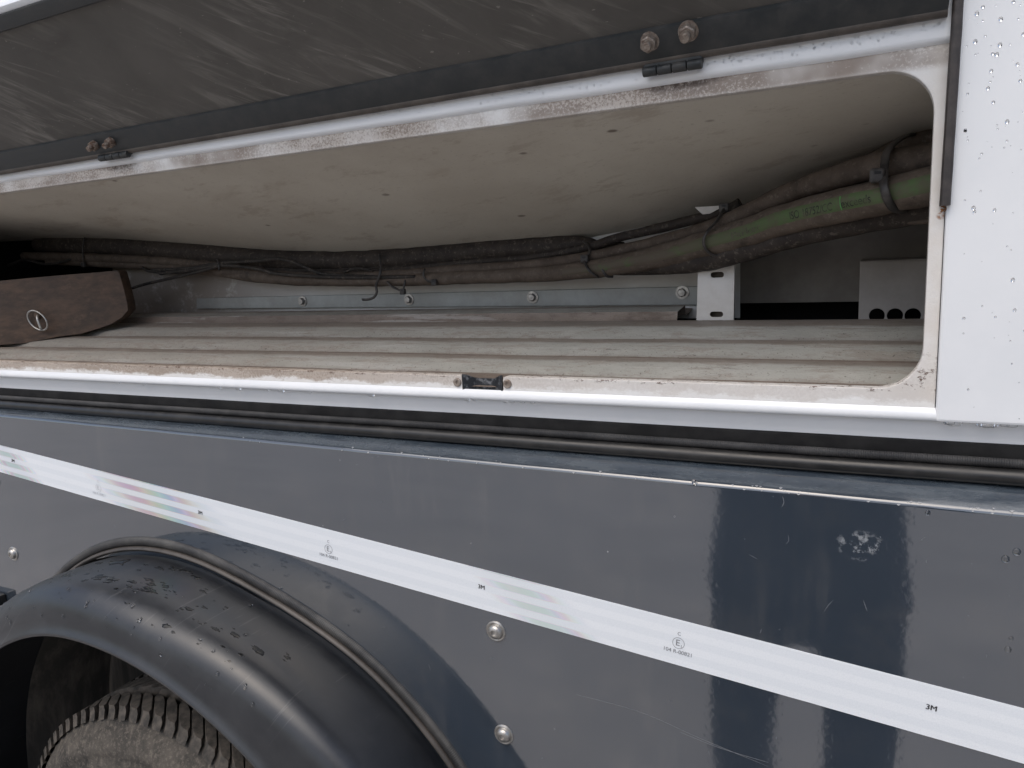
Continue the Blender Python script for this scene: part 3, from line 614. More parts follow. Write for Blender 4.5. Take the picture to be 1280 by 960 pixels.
# back wall, galvanised strip with bolts
wl = at(120, 365, YB).x; wr = at(925, 365, YB).x
nW = 40; V = []
for i in range(nW + 1):
    x = wl - .05 + (wr - wl + .05) * i / nW; t = max(0, (wl + .16 - x) / .16)
    for z, o_ in ((1.385, 0), (1.45, .0), (1.53, 0)): V.append((x, YB + .002 + .05 * t * t, z))
obj('back_wall_panel', V, [(i * 3 + j, i * 3 + j + 1, i * 3 + 4 + j, i * 3 + 3 + j) for i in range(nW) for j in (0, 1)], 'wall', lk, 'all')
gb = [at(246, 373, YB - .004), at(246, 386, YB - .004), at(872, 381, YB - .004), at(872, 358, YB - .004)]
gs = plate('galvanised_strip', [(p.x, p.z) for p in gb], [], 'galv', lk, .004, .0006, face_at(YB - .005, .004))
for px, py in ((378.5, 376.5), (511.5, 374.5), (666, 371.5), (853, 365.5)):
    c = at(px, py, YB - .005); lathe('strip_bolt', c, (0, -1, 0), [(.0105, 0), (.0105, .0018), (.0068, .0019), (.0066, .0066), (.0055, .0078), (.0, .008)], 'steel', gs, 30, hexa=(2, 3, 4))
# white slotted bracket
YK = .272
bk = [at(873, 318, YK), at(870.5, 401, YK), at(917, 401, YK), at(918.5, 318, YK)]
s1, s2 = at(896.5, 343.5, YK), at(895.5, 393, YK); ps = .0147
plate('slotted_bracket', [(p.x, p.z) for p in bk], [slot(s1.x, s1.z, .0185, .0078), slot(s2.x, s2.z, .0185, .0078)], 'bracket', lk, .003, .0005, face_at(YK, .003))
box('bracket_flange', (bk[0].x + .0005, YK + .0035, bk[1].z), (bk[0].x + .0032, YB, bk[0].z - .002), 'bracket', lk)
box('bracket_backing', (s1.x - .02, YK + .02, s2.z - .03), (s1.x + .02, YK + .022, s1.z + .03), 'floor_dirt', lk)
# tip of a bracket above the hoses
tp = [at(868, 259, .30), at(878, 268, .30), at(915, 264, .30), at(918, 256, .30)]
plate('bracket_tip', [(p.x, p.z) for p in tp], [], 'bracket', lk, .004, .0005, face_at(.30, .004))
# right-hand recess: grey wall, dark gap below it, plate with three holes
YR = .43
wz = at(1000, 378, YR).z
box('recess_wall', (at(915, 340, YR).x - .03, YR, wz), (.299, YR + .004, 1.60), 'wall_grey', lk)
YP = .33
pb = [at(1075, 327, YP), at(1074, 402, YP), at(1200, 402, YP), at(1200, 325, YP)]
hz = [at(px, 394.5, YP) for px in (1096, 1118.7, 1141)]
plate('cover_plate', [(p.x, p.z - (.006 if i in (1, 2) else 0)) for i, p in enumerate(pb)], [circle(p.x, p.z, .0098) for p in hz], 'plate', lk, .003, .0005, face_at(YP, .003))
box('cover_top_flange', (pb[0].x, YP + .0035, pb[0].z - .002), (pb[3].x, YR - .001, pb[0].z + .0005), 'plate', lk)
box('cover_side_flange', (pb[0].x, YP + .0035, pb[1].z - .006), (pb[0].x + .002, YR - .001, pb[0].z - .0025), 'plate', lk)
# closing panels, added round the locker to block stray light
box('left_end_panel', (-2.115, .016, 1.30), (-2.101, .59, 1.70), 'void', lk)  # near-black colour paints the shade at the far end
box('right_end_panel', (.301, .052, 1.30), (.315, .59, 1.70), 'wall_grey', lk)
box('rear_panel', (-2.1, .575, 1.26), (.3, .585, 1.70), 'void', lk)  # near-black colour gives the dark seen through the gap
box('under_panel', (-2.1, .03, 1.275), (.3, .57, 1.280), 'void', lk)
box('roof_panel', (-2.1, .020, 1.690), (.3, .57, 1.700), 'void', lk)

# ------------------------------------------------------------------ open door
TH = R_(45); dv = Vector((0, -math.cos(TH), math.sin(TH))); dn = Vector((0, -math.sin(TH), -math.cos(TH)))   # dn points to the ground side
H0 = Vector((0, -.012, 1.688))
DX0, DX1 = -2.0, .0435
def dpt(x, v_, h): return Vector((x, H0.y, H0.z + .0065 * x)) + dv * v_ + dn * h
dr = empty('locker_door', H0, TR); dr['label'] = 'locker door swung up, its dirty underside showing'
def dsweep(name, P, mat, x0=DX0, x1=DX1, n=60, closed=False, smooth=True):
    V = [dpt(x0 + (x1 - x0) * i / n, v_, h) for i in range(n + 1) for (v_, h) in P]; m_ = len(P)
    Fc = [(i * m_ + j, i * m_ + (j + 1) % m_, i * m_ + m_ + (j + 1) % m_, i * m_ + m_ + j) for i in range(n) for j in range(m_ if closed else m_ - 1)]
    if closed: Fc += [tuple(range(m_)), tuple(range(n * m_, n * m_ + m_))]
    return obj(name, V, Fc, mat, dr, smooth)
dsweep('inner_skin', [(.028, -.0062), (.195, -.0062)], 'door')
dsweep('hinge_rim', [(-.002, -.026), (-.001, .002), (.0005, .0042), (.003, .0045), (.027, -.0010), (.0295, -.0022), (.0305, -.0060)], 'black_paint')
dsweep('outer_rim', [(.1940, -.0060), (.1945, -.0025), (.196, -.0012), (.2125, -.0010), (.2140, -.002), (.2140, -.008)], 'black_paint')
dsweep('outer_skin', [(.2142, -.0045), (.2160, -.0040), (.2215, -.005), (.2240, -.009), (.2240, -.022), (.218, -.027), (-.002, -.027)], 'white')
V = [dpt(DX1 + .0006, v_, h) for v_, h in ((0, 0), (.205, 0), (.2195, -.004), (.2195, -.022), (0, -.026))]; obj('end_cap', V, [(0, 1, 2, 3, 4)], 'black_paint', dr)
# hinge-side rubber lip, brown with dust
V = []; ns_ = 80; sp_r = [(.0052 * math.cos(R_(a_)), .0052 * math.sin(R_(a_))) for a_ in range(0, 360, 24)]
for i in range(ns_ + 1):
    x = DX0 + (DX1 - DX0) * i / ns_
    for (dy_, dz_) in sp_r: V.append((x, -.0115 + dy_, 1.6862 + .0065 * x + dz_ + .0005 * mnoise.noise(Vector((x * 8, 0, 0)))))
q_ = len(sp_r)
obj('door_seal', V, [(i * q_ + j, i * q_ + (j + 1) % q_, i * q_ + q_ + (j + 1) % q_, i * q_ + q_ + j) for i in range(ns_) for j in range(q_)] + [tuple(range(q_)), tuple(range(ns_ * q_, ns_ * q_ + q_))], 'brown_rubber', dr, True)
bpy.data.objects['door_seal'].data.materials[0] = simple('dusty_dark_seal', (.045, .038, .033), (.10, .085, .072), 22, .3, .7, .55, bump=.15)
# bolts
def dbolt(px, py, mat, s=1.0, L=.019):
    ba = (dn - dv * -.22).normalized(); ba = (dn * .97 + dv * .22).normalized()
    q = on_plane(px, py, dpt(at(px, py, -.03).x, 0, L), dn); c = q - ba * (L + .0015)
    return lathe('door_bolt', c, ba, [(.0105 * s, -.001), (.0105 * s, .0018), (.0088 * s, .002), (.0086 * s, .0095), (.0072 * s, .0108), (.0052 * s, .0108), (.0050 * s, L - .001), (.0042 * s, L), (.0, L)], mat, dr, 30, hexa=(2, 3, 4))
dbolt(807, 60.5, 'oldsteel', .95, .017); dbolt(855, 49.5, 'oldsteel', .95, .021)
dbolt(109, 187.5, 'rustbolt', .85, .018); dbolt(129, 184, 'rustbolt', .85, .019)
# hinges
for (pa, pb_) in (((803, 88), (878, 77)), ((124, 197), (160, 190.5))):
    A, B = at(*pa, -.016), at(*pb_, -.016); zz = (A.z + B.z) / 2
    hg = box('hinge', (A.x, -.0155, zz - .002), (B.x, -.0062, zz + .02), 'black_paint', dr, .003)
    nk = 4
    for i in range(nk):
        xa = A.x + (B.x - A.x) * i / nk + .0006; xb = A.x + (B.x - A.x) * (i + 1) / nk - .0006
        lathe('hinge_knuckle', (xa, -.0150, zz - .0015), (1, 0, 0), [(0, 0), (.0046, .0), (.0050, .0006), (.0050, xb - xa - .0006), (.0046, xb - xa), (0, xb - xa)], 'black_paint', hg, 18)

# ================================================================== hoses and wires lying in the locker
def H(pts): return [tuple(at(px, py, y)) + ((r,) if r else ()) for (px, py, y, r) in pts]
def hose(label, pts, mat, cat='hose', grp='hydraulic hoses in the locker', name='hydraulic_hose', wob=.10, seed=0, **kw):
    o, P, T, N = tube(name, H(pts), .01, mat, None, wob=wob, seed=seed, **kw); tag(o, label, cat, grp); return o, P, T, N
# upper brown hose
hose('thick dusty brown hose running on top of the green-banded hose', [(1230, 175, .13, .0175), (1161, 199, .15, .0172), (1112, 205, .165, .0168), (1078, 212, .18, .0155), (1030, 226, .20, .0135), (981, 243, .225, .0125), (933, 266, .25, .0118), (884, 286, .275, .0108), (812, 305, .305, .0098), (734, 322, .315, .0092), (656, 332, .32, .009), (560, 338, .322, .009), (500, 343, .322, .009), (400, 346, .325, .009), (300, 341, .33, .009), (200, 333, .335, .009), (60, 326, .34, .009)], 'hose_brown', seed=1)
hose('dark brown hose end behind the top hose at the locker corner', [(1230, 160, .19, .0125), (1162, 173, .20, .0125), (1130, 182, .215, .0115), (1100, 197, .235, .0105), (1050, 218, .26, .010), (980, 245, .29, .01)], 'hose_brown', seed=2)
# green-banded hose
gpts = [(1230, 214, .105, .0205), (1160, 233, .125, .0205), (1100, 247, .145, .0200), (1030, 262, .175, .0195), (981, 274, .20, .0190), (933, 291, .225, .0185), (880, 306, .25, .0180), (837, 318, .27, .0172), (800, 326, .285, .016), (750, 335, .30, .0145), (690, 342, .31, .0125), (600, 346, .315, .0115), (480, 350, .32, .0115), (380, 349, .325, .0125), (320, 346, .33, .0115), (270, 340, .335, .009), (200, 334, .34, .008)]
go, GPn, GTn, GNn = hose('thick hose with a green band and printed lettering', gpts, 'hose_green', seed=3, seg=24)
# green band wrapped on the camera side of the hose
Pn, Wn = spline(H(gpts), .01); Tn, Nn = frames(Pn)
def hpt(i, a_, lift):
    p, t, n = Pn[i], Tn[i], Nn[i]; b = t.cross(n)
    out = Vector((0, -1, .12)); out = (out - t * out.dot(t)).normalized(); up = t.cross(out);  up = up if up.z > 0 else -up
    d = out * math.cos(a_) + up * math.sin(a_); return p + d * (Wn[i] * (1 + .10 * mnoise.noise(p * 40 + d * 1.3 + Vector((3, 0, 0)))) + lift)
V = []; nb = 7; ids = [i for i in range(len(Pn)) if Pn[i].x > at(700, 342, .31).x]
for i in ids:
    f0 = .30 * mnoise.noise(Vector((Pn[i].x * 14, 1, 0)))
    for j in range(nb): V.append(hpt(i, -.52 + .98 * j / (nb - 1) + .12 * f0, .0007 if 0 < j < nb - 1 else -.0004))
obj('green_band', V, [(i * nb + j, i * nb + j + 1, i * nb + nb + j + 1, i * nb + nb + j) for i in range(len(ids) - 1) for j in range(nb - 1)], 'band', go, 'all')
acc = [0.0]
for i in range(1, len(Pn)): acc.append(acc[-1] + (Pn[i] - Pn[i - 1]).length)
def hose_text(s, pxa, pxb, size, mat, av=-.12):
    me = text_mesh(s, size); xsn = [v.co.x for v in me.vertices]; x0, x1 = min(xsn), max(xsn)
    pr = lambda p: 640 + F * (AX.x * (p.x - CAM.x) + AY.x * (p.y - CAM.y) + AZ.x * (p.z - CAM.z)) / (AX.z * (p.x - CAM.x) + AY.z * (p.y - CAM.y) + AZ.z * (p.z - CAM.z))
    ia = min(range(len(Pn)), key=lambda i: abs(pr(Pn[i]) - pxa)); ib = min(range(len(Pn)), key=lambda i: abs(pr(Pn[i]) - pxb)); V = []
    for v_ in me.vertices:
        sarc = acc[ia] + (acc[ib] - acc[ia]) * (v_.co.x - x0) / (x1 - x0); i = 0
        while i < len(acc) - 2 and acc[i + 1] < sarc: i += 1
        t = (sarc - acc[i]) / max(1e-9, acc[i + 1] - acc[i]); a_ = av + v_.co.y / .0195
        V.append(hpt(i, a_, .0013).lerp(hpt(i + 1, a_, .0013), t))
    o = obj('printed_lettering', V, [tuple(p.vertices) for p in me.polygons], mat, go); bpy.data.meshes.remove(me); return o
MT['hose_ink'] = simple('worn_black_hose_ink', (.018, .02, .016), (.075, .09, .045), 90, rough=.7)
MT['hose_ink_worn'] = simple('dust_covered_hose_ink', (.05, .055, .035), (.13, .11, .08), 90, .35, .6, rough=.7)
hose_text('ISO 18752/CC', 996, 1051, .0125, 'hose_ink'); hose_text('exceeds', 1060, 1101, .0125, 'hose_ink'); hose_text('Parker', 928, 966, .0125, 'hose_ink_worn', -.1)
MT['bright_green'] = simple('scraped_green_paint', (.10, .36, .09), (.08, .25, .07), 200, rough=.5)
V = []
i0 = min(range(len(Pn)), key=lambda i: abs(Pn[i].x - at(1061, 256, .165).x))
for t in range(6):
    for s_ in (0, 1): V.append(hpt(i0, -.42 + .75 * t / 5, .0014) + (Tn[i0] * (.0012 * s_ + .0006 * t / 5)))
obj('green_scrape', V, [(2 * t, 2 * t + 1, 2 * t + 3, 2 * t + 2) for t in range(5)], 'bright_green', go)
# lower hose, sagging under the green one
hose('dark hose sagging under the green-banded hose', [(1230, 245, .15, .016), (1160, 261, .165, .016), (1060, 279, .19, .0158), (985, 296, .215, .0155), (930, 312, .24, .0165), (893, 322, .255, .0165), (850, 329, .275, .0155), (800, 334, .295, .012), (740, 338, .31, .008), (660, 345, .325, .007)], 'hose_dark', seed=4)
hose('thin flattened grey tube along the bottom of the bundle', [(1230, 262, .15, .0035), (1157, 276, .158, .0035), (1120, 277, .168, .0035), (1070, 281, .18, .003), (1020, 288, .20, .0025)], 'hose_brown', seed=5, seg=8)
hose('thin dark hose highest along the back of the bundle', [(925, 254, .30, .0075), (900, 266, .305, .0075), (850, 279, .315, .0075), (812, 288, .32, .0072), (766, 299, .325, .007), (731, 310, .33, .007), (656, 323, .335, .007), (594, 328, .335, .007), (500, 337, .335, .0068), (430, 341, .335, .0065), (380, 343, .335, .006)], 'hose_dark', seed=6)
hose('wide dark conduit behind the hoses across the back', [(48, 306, .352, .017), (90, 305.5, .352, .0215), (150, 308, .350, .0215), (250, 316, .348, .0215), (340, 324, .347, .0200), (430, 326, .347, .0185), (500, 323, .347, .0185), (560, 318, .346, .0185), (610, 313, .345, .0175), (680, 308, .345, .0165), (725, 306, .345, .0145), (746, 308, .346, .009)], 'hose_dark', seed=7, seg=20)
hose('lower dark conduit tucked under the wide one', [(240, 335, .350, .013), (330, 338, .349, .013), (430, 338, .348, .013), (520, 333, .347, .0135), (600, 327, .346, .0125), (700, 320, .346, .0115), (780, 310, .347, .010)], 'hose_dark', seed=8)
hose('brown pipe above the wooden block at the left end', [(30, 320, .335, .0095), (90, 321.5, .335, .0105), (150, 324, .335, .0105), (210, 327, .335, .0100), (270, 332, .335, .009), (330, 338, .335, .008)], 'hose_brown', seed=9)
def wire(label, pts, r=.0035): return hose(label, [(a_, b_, c_, r) for a_, b_, c_ in pts], 'wire', 'wire', 'loose wires in the locker', 'loose_wire', .05, seg=8)
wire('loose black wire arching over the others', [(190, 338, .32), (240, 335, .315), (275, 329, .312), (323, 326, .31), (343, 323.5, .31), (362, 326, .31), (382, 334, .312), (402, 342, .313), (440, 345, .314), (500, 347, .315)])
wire('loose black wire running straight below the arched one', [(200, 342, .315), (240, 337, .312), (273, 332, .31), (300, 333, .308), (327, 337, .306), (345, 342, .305), (393, 345.5, .306), (450, 347, .308), (520, 346, .31)])
wire('black wire slanting down behind the wooden block', [(150, 366, .30), (175, 357, .305), (200, 351, .31), (235, 343, .31), (262, 336, .309), (280, 330, .309)], .0030)
wire('brown wire bulging out above the block', [(178, 334, .322), (186, 339, .318), (215, 341, .316), (245, 338, .314), (270, 333, .313)], .0028)
wire('dark wire hanging in a loop at the far left', [(10, 332, .33), (30, 325, .325), (55, 330, .32), (75, 328, .322), (95, 322, .33)], .003)
wire('short curled wire loop on top of the bundle', [(430, 341, .318), (440, 336.5, .314), (452, 335.5, .313), (466, 339, .316)], .0022)
# cable ties
def tie(label, pts, r=.0028, head=None, flat=.45, nm='cable_tie'):
    o, P, T, N = tube(nm, H([(a_, b_, c_, r) for a_, b_, c_ in pts]), r, 'tie', None, seg=10, step=.004, flat=flat)
    tag(o, label, 'cable tie', 'cable ties round the hoses')
    if head:
        c = at(*head[:3]); s = head[3]; bm_ = box('tie_head', (c.x - s, c.y - s * .7, c.z - s), (c.x + s, c.y + s * .7, c.z + s), 'tie', o, s * .35)
        hole = box('tie_slot', (c.x - s * .35, c.y - s * .75, c.z + s * .15), (c.x + s * .5, c.y - s * .6, c.z + s * .55), 'void', o)  # solid near-black block paints the shade inside the slot
    return o
tie('wide black cable tie with square head on the thick hoses', [(1141, 168, .20), (1131, 171, .175), (1118, 179, .155), (1109, 190, .142), (1106, 203, .138), (1105, 218, .126), (1105, 232, .114), (1108, 245, .113), (1113, 256, .120), (1120, 263, .132), (1130, 264.5, .152)], .0048, (1096.5, 219.5, .125, .0078), .40)
tie('thin cable tie looping down round the green-banded hose', [(906, 258, .285), (902, 266, .262), (895, 277, .242), (886, 287, .226), (880, 297, .221), (880, 307, .222), (885, 315, .228), (895, 320, .236), (910, 321, .245), (930, 318, .26)], .0022, (905, 259.5, .278, .0065), .8)
tie('twisted cable tie in the middle of the bundle', [(729, 301, .325), (736, 308, .318), (737, 316, .305), (731, 324, .296), (734, 334, .283), (741, 342, .282), (748, 346, .292)], .0026, (731, 323.5, .296, .0065), .6)
tie('narrow cable tie just right of the twisted one', [(752, 331, .290), (754, 338, .284), (758, 344.5, .288), (766, 345.5, .298)], .0026, None, .6)
tie('cable tie with its tail curled like a hook over the metal strip', [(474.5, 318, .325), (475.5, 326, .318), (476, 336, .306), (474, 346, .302), (470, 357, .304), (471, 365, .304), (467, 372, .304), (459, 374.5, .305), (453, 374.5, .308)], .0024, None, .6)
tie('cable tie with a knob hanging beside the hooked tail', [(484, 352, .306), (490, 358, .305), (498, 362, .305), (503, 363.5, .305), (505, 358, .306), (507, 350, .308)], .0022, (503.5, 364.5, .304, .0052), .8)
tie('pale cable tie with round knob above the wooden block', [(106, 297, .328), (104, 303, .324), (103.5, 313, .322), (104, 322, .322), (104.5, 330, .322)], .0026, (104.5, 331, .321, .0058), .6)
tie('cable tie with a black knob under the middle hoses', [(531, 336, .308), (529, 344, .304), (534, 351, .306), (543, 352, .306)], .0024, (543, 353, .305, .0055), .6)
tie('thin tie crossing the wires on the left', [(272, 324, .315), (274, 331, .305), (274, 338, .307)], .0024, None, .6)

# ================================================================== wooden block with a ring pin
q0, q1 = on_floor(0, 433), on_floor(100, 420)
d_ = (q1 - q0); d_.z = 0; d_.normalize(); bn = Vector((d_.y, -d_.x, 0))         # towards the camera
bp = lambda px, py: on_plane(px, py, q0, bn)
poly = [(-120, 361), (0, 351), (70, 344.5), (120, 340.5), (146, 338), (149, 341), (155, 362), (159, 379), (160, 388), (152, 397), (139, 405), (122, 411), (100, 417.5), (72, 421), (58, 424), (30, 429), (0, 431.5), (-120, 440)]
PB = [bp(*p) for p in poly]; base_ = PB[16]
uv = [((p - q0).dot(d_), p.z) for p in PB]
wb = empty('wooden_block', q0); tag(wb, 'dark brown grimy wooden block lying at the left of the locker', 'block')
def toW(u_, v_, w_): return q0 * 1 + d_ * u_ + Vector((0, 0, v_ - q0.z)) + bn * (w_ - .015)
plate('block_body', uv, [], 'wood', wb, .03, .0022, toW)
rc = bp(51, 400); rr_ = .0215
V = []; nr = 36; ns = 8
rx = (d_ * .93 + bn * .18).normalized(); rz = (Vector((0, 0, 1)) * .95 - d_ * .30 + bn * .05).normalized()
for i in range(nr):
    a_ = 2 * math.pi * i / nr; rad = (rx * math.cos(a_) + rz * math.sin(a_)); c = rc + bn * .010 + rad * rr_
    for j in range(ns):
        b_ = 2 * math.pi * j / ns; V.append(c + (rad * math.cos(b_) + rx.cross(rz).normalized() * math.sin(b_)) * .0019)
pin = obj('ring_pull', V, [(i * ns + j, i * ns + (j + 1) % ns, ((i + 1) % nr) * ns + (j + 1) % ns, ((i + 1) % nr) * ns + j) for i in range(nr) for j in range(ns)], 'steel', wb, 'all')
ca_ = bp(48, 393); tube('pin_shaft', [tuple(ca_ + bn * .001), tuple(bp(51, 398) + bn * .010), tuple(bp(55.5, 411) + bn * .010)], .0028, 'steel', pin, seg=10, step=.004)
lathe('pin_boss', bp(48, 393.5) - bn * .001, bn, [(.0085, 0), (.008, .004), (.005, .007), (0, .0075)], 'woodcut', wb, 18)

# ================================================================== rain water
def dome(V, Fc, c, n, r, sx=1, sz=1, h=.5, up=None, seg=8, lump=0, seed=0):
    n = n.normalized(); u_ = Vector((1, 0, 0)); u_ = (u_ - n * u_.dot(n)).normalized(); w_ = n.cross(u_); i0 = len(V)
    rings = ((1, -.05), (.92, .45), (.6, .85))
    for (a_, b_) in rings:
        for j in range(seg):
            t = 2 * math.pi * j / seg; q = r * a_ * (1 + (lump * mnoise.noise(Vector((math.cos(t) * 1.7 + seed, math.sin(t) * 1.7, seed))) if lump else 0)); V.append(c + u_ * math.cos(t) * q * sx + w_ * math.sin(t) * q * sz + n * (r * h * b_))
    V.append(c + n * r * h)
    for k_ in (0, 1):
        for j in range(seg): Fc.append((i0 + k_ * seg + j, i0 + k_ * seg + (j + 1) % seg, i0 + k_ * seg + seg + (j + 1) % seg, i0 + k_ * seg + seg + j))
    for j in range(seg): Fc.append((i0 + 2 * seg + j, i0 + 2 * seg + (j + 1) % seg, i0 + 3 * seg))
    Fc.append(tuple(i0 + j for j in range(seg)))
V, Fc = [], []
for _ in range(150):
    px, py = random.uniform(1203, 1300), random.uniform(-20, 525)
    if random.random() < py / 700: continue
    dome(V, Fc, at(px, py, -.0057), Vector((0, -1, 0)), random.choice((.0004, .0005, .0006, .0008, .0010, .0014)), 1, random.uniform(.9, 1.3), .5)
for (px, py) in ((1221, 17), (1219, 52), (1250, 56), (1251, 24), (1246, 68), (1259, 152), (1266, 350), (1217, 260)): dome(V, Fc, at(px, py, -.0057), Vector((0, -1, 0)), .0017, 1, 1.25, .5)
tag(obj('rain_drops', V, Fc, 'water', None, 'all'), 'small rain drops beaded on the white side panel', 'water drops', kind='stuff')
V, Fc = [], []
for _ in range(170):
    px = random.uniform(430, 1185); t = random.uniform(.08, .85); p = at(px, 60, -.0052); dome(V, Fc, Vector((p.x, -.0052, 1.669 + .013 * t)), Vector((0, -1, 0)), random.choice((.0006, .0008, .0010, .0013)), 1, random.uniform(.9, 1.4), .35)
tag(obj('rain_drops', V, Fc, 'water', None, 'all'), 'rain drops along the white rail above the locker opening', 'water drops', kind='stuff')
V, Fc = [], []
for px in (148, 180, 274, 298, 335, 352, 388, 464, 584, 594, 632, 640, 653, 666, 1186, 1192, 1232, 1237, 1256, 1265):
    p = at(px, 469.5 + px * .0473 + 1.5, -.001); dome(V, Fc, Vector((p.x, -.001, 1.3206)), Vector((0, -.25, -1)), random.uniform(.0018, .0038) * (1.3 if px > 1000 else 1), 1.5, .8, .75, seg=10)
tag(obj('hanging_drips', V, Fc, 'water', None, 'all'), 'drips of water hanging below the white body edge', 'water drops', kind='stuff')
# drops and wet patches on the mudguard
def gsurf(th, s):
    s = max(0, min(len(GP) - 12.001, s)); i = int(s); f_ = s - i; a_, b_ = GP[i], GP[i + 1]; p, q = gpt(th, *a_), gpt(th, *b_); c = p.lerp(q, f_); t2 = gpt(th + .5, a_[0] + (b_[0] - a_[0]) * f_, a_[1] + (b_[1] - a_[1]) * f_, a_[2] + (b_[2] - a_[2]) * f_) - c
    n = (q - p).cross(t2).normalized(); rad = c - Vector((WC.x, 0, WC.z)); rad.y = -.25
    return c, (n if n.dot(rad) > 0 else -n)
V, Fc = [], []
for _ in range(75):
    th = random.uniform(58, 118); s = random.uniform(2.5, 10.8); c, n = gsurf(th, s); dome(V, Fc, c, n, random.choice((.001, .0015, .002, .003)), 1, random.uniform(.8, 1.6), .5)
tag(obj('rain_drops', V, Fc, 'water', None, 'all'), 'rain drops standing on the black mudguard', 'water drops', kind='stuff')
V, Fc = [], []
for q in range(64):
    th = min(116, max(56, random.gauss(88 if q < 44 else 74, 10 if q < 44 else 7))); s = random.uniform(2.8, 6.5) if q < 44 else random.uniform(4, 8); c, n = gsurf(th, s); r = random.choice((.003, .0045, .006, .008)) * (1.0 if q < 44 else .7)
    if q == 0: c, n = gsurf(94, 3.6); r = .017
    for e in range(random.randint(1, 3)):
        th2, s2 = th + random.uniform(-.9, .9), s + random.uniform(-.25, .25); c2, n2 = (c, n) if e == 0 else gsurf(th2, s2); dome(V, Fc, c2 - n2 * .0001, n2, r * (1 if e == 0 else .6), 1.35, .62, .09, seg=14, lump=1.1, seed=q * 3.1 + e)
tag(obj('wet_patches', V, Fc, 'wet', None, 'all'), 'dark wet patches of rain on the mudguard top', 'water patches', kind='stuff')
V, Fc = [], []
for (px, py, r) in ((1257, 699, .0035), (1271, 690, .0035), (1264, 798, .002), (1260, 812, .003), (868, 603, .003), (1160, 641, .0025)): dome(V, Fc, at(px, py, SY), Vector((0, -1, 0)), r, 1, 1.15, .45, seg=14)
tag(obj('rain_drops', V, Fc, 'water', None, 'all'), 'few rain drops on the dark skirt panel at the right', 'water drops', kind='stuff')

# ================================================================== the photographer, seen only as a reflection in the skirt
def skin_mesh(name, pts, edges, mat, parent, root=0, sub=2):
    me = bpy.data.meshes.new(name); me.from_pydata([p[:3] for p in pts], edges, []); me.materials.append(MT[mat]); o = bpy.data.objects.new(name, me); COL.objects.link(o)
    md = o.modifiers.new('skin', 'SKIN'); md.use_smooth_shade = True
    if not me.skin_vertices: 
        bm = bmesh.new(); bm.from_mesh(me); bm.verts.layers.skin.verify(); bm.to_mesh(me); bm.free()
    for v_, p in zip(me.skin_vertices[0].data, pts): v_.radius = (p[3], p[4] if len(p) > 4 else p[3])
    for i, v_ in enumerate(me.skin_vertices[0].data): v_.use_root = (i == root)
    s_ = o.modifiers.new('sub', 'SUBSURF'); s_.levels = sub; s_.render_levels = sub; par(o, parent); return o
PX, PY = -.132, -.985
pe = empty('person', (PX, PY, 0)); tag(pe, 'person in navy trousers and dark jacket holding up a phone', 'person')
def body(name, chains, mat, vox=.014):
    V, Fc, n = [], [], 20
    for ch in chains:
        P = [Vector(c[:3]) for c in ch]
        for i, c in enumerate(ch):
            t = (P[min(i + 1, len(P) - 1)] - P[max(i - 1, 0)]).normalized(); e1 = Vector((1, 0, 0)) if abs(t.z) > .7 else t.cross(Vector((0, 0, 1))); e1 = (e1 - t * e1.dot(t)).normalized(); e2 = t.cross(e1)
            for j in range(n): a_ = 2 * math.pi * j / n; V.append(P[i] + e1 * math.cos(a_) * c[3] + e2 * math.sin(a_) * (c[4] if len(c) > 4 else c[3]))
        i0 = len(V) - n * len(ch)
        Fc += [(i0 + i * n + j, i0 + i * n + (j + 1) % n, i0 + (i + 1) * n + (j + 1) % n, i0 + (i + 1) * n + j) for i in range(len(ch) - 1) for j in range(n)] + [tuple(i0 + j for j in range(n)), tuple(i0 + (len(ch) - 1) * n + j for j in range(n))]
    o = obj(name, V, Fc, mat, pe); md = o.modifiers.new('remesh', 'REMESH'); md.mode = 'VOXEL'; md.voxel_size = vox; md.use_smooth_shade = True
    sm = o.modifiers.new('smooth', 'SMOOTH'); sm.factor = .5; sm.iterations = 6; return o
hL, hR = Vector((-.075, -.835, 1.49)), Vector((.075, -.835, 1.49))
body('trousers', [[(PX, PY, 1.03, .185, .13), (PX, PY, .92, .202, .145), (PX, PY, .86, .208, .15), (PX, PY, .81, .195, .14), (PX, PY, .785, .14, .10)],
    [(PX - .104, PY, .86, .10, .12), (PX - .116, PY, .75, .089, .105), (PX - .127, PY + .01, .62, .078), (PX - .130, PY + .02, .46, .070), (PX - .112, PY, .26, .066), (PX - .100, PY - .01, .08, .064)],
    [(PX + .104, PY, .86, .10, .12), (PX + .116, PY, .75, .089, .105), (PX + .124, PY + .01, .62, .078), (PX + .118, PY + .03, .46, .070), (PX + .096, PY + .01, .26, .066), (PX + .08, PY, .08, .064)]], 'navy_trousers')
body('jacket', [[(PX, PY - .01, .88, .218, .162), (PX, PY - .01, 1.0, .205, .15), (PX, PY - .02, 1.15, .195, .135), (PX, PY - .03, 1.30, .20, .12), (PX, PY - .035, 1.38, .14, .09), (PX, PY - .04, 1.43, .065, .062)],
    [(PX - .15, PY - .03, 1.34, .075), (PX - .21, PY - .03, 1.31, .070), (PX - .245, PY - .02, 1.22, .058), (PX - .10, PY + .05, 1.32, .048), (hL.x - .035, hL.y - .06, 1.41, .040)],
    [(PX + .15, PY - .03, 1.34, .075), (PX + .22, PY - .03, 1.31, .070), (PX + .30, PY - .02, 1.22, .058), (PX + .27, PY + .05, 1.32, .048), (hR.x + .04, hR.y - .06, 1.41, .040)]], 'dark_jacket')
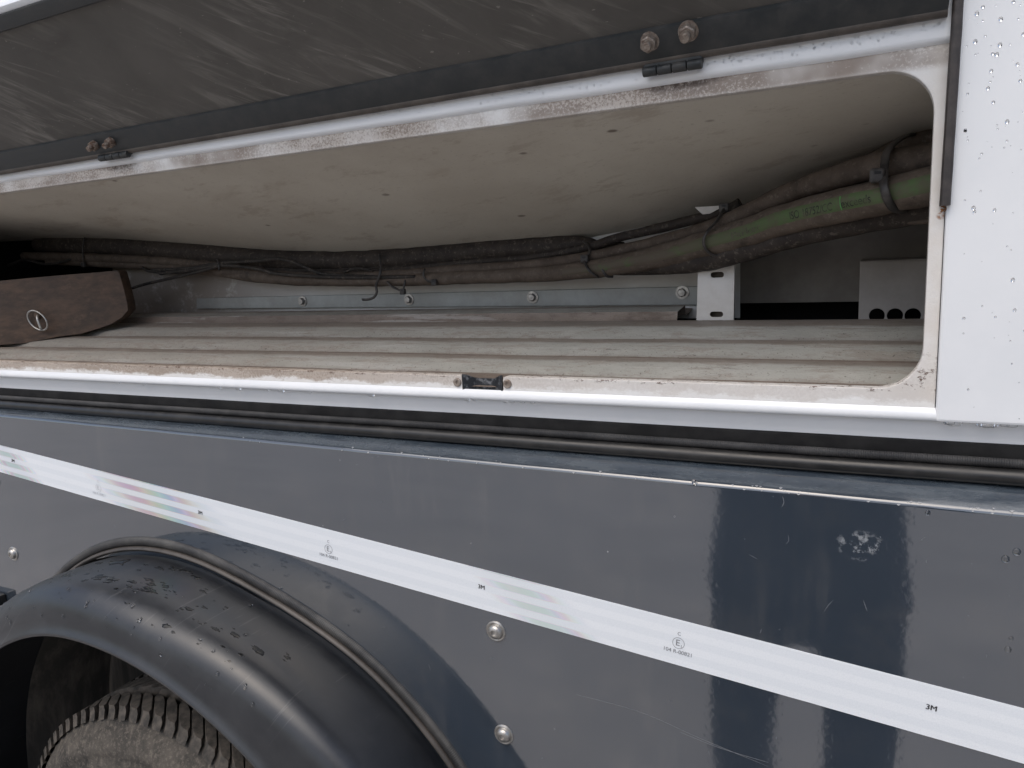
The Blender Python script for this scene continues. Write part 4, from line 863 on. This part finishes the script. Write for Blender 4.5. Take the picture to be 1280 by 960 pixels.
for s_, xx in ((-1, PX - .100), (1, PX + .08)):
    skin_mesh('shoe', [(xx, PY - .05, .05, .045, .05), (xx, PY + .05, .055, .046, .05), (xx + s_ * .01, PY + .15, .04, .046, .036), (xx + s_ * .012, PY + .20, .035, .036, .028)], [(0, 1), (1, 2), (2, 3)], 'black_shoe', pe)
hd = skin_mesh('head', [(PX, PY - .04, 1.43, .052), (PX + .01, PY - .035, 1.52, .062, .075), (PX + .015, PY - .03, 1.60, .078, .092), (PX + .015, PY - .04, 1.67, .060, .075), (PX + .018, PY + .055, 1.565, .014)], [(0, 1), (1, 2), (2, 3), (2, 4)], 'skin', pe)
skin_mesh('hair', [(PX + .015, PY - .065, 1.60, .080, .085), (PX + .015, PY - .05, 1.685, .066, .080)], [(0, 1)], 'dark_hair', pe)
def hand(hp, s_):
    P = [(hp.x - s_ * .03 * -1, hp.y - .055, hp.z - .08, .024), (hp.x + s_ * .012, hp.y - .03, hp.z - .03, .030, .018)]; E = [(0, 1)]
    for i, (dz, L) in enumerate(((.030, .9), (.010, 1.0), (-.010, .95), (-.030, .8))):
        b0 = len(P); P += [(hp.x + s_ * .012, hp.y - .008, hp.z + dz * .8, .0095), (hp.x + s_ * .006, hp.y + .012, hp.z + dz, .0085), (hp.x - s_ * .018 * L, hp.y + .008, hp.z + dz, .0075)]; E += [(1, b0), (b0, b0 + 1), (b0 + 1, b0 + 2)]
    b0 = len(P); P += [(hp.x + s_ * .002, hp.y - .040, hp.z - .01, .011), (hp.x - s_ * .022, hp.y - .038, hp.z + .012, .0095)]; E += [(1, b0), (b0, b0 + 1)]
    skin_mesh('hand', P, E, 'skin', pe, 0, 1)
hand(hL, -1); hand(hR, 1)
ph = box('phone', (-.078, -.004, -.037), (.078, .004, .037), 'phone_case', None, .0035); tag(ph, 'black phone held up in both hands to take the picture', 'phone')
zrot = cam.matrix_world.to_3x3(); fdir = -(zrot.col[2])
ph.matrix_world = Matrix.Translation(CAM - fdir * .012) @ Matrix((zrot.col[0], fdir, zrot.col[1])).transposed().to_4x4()
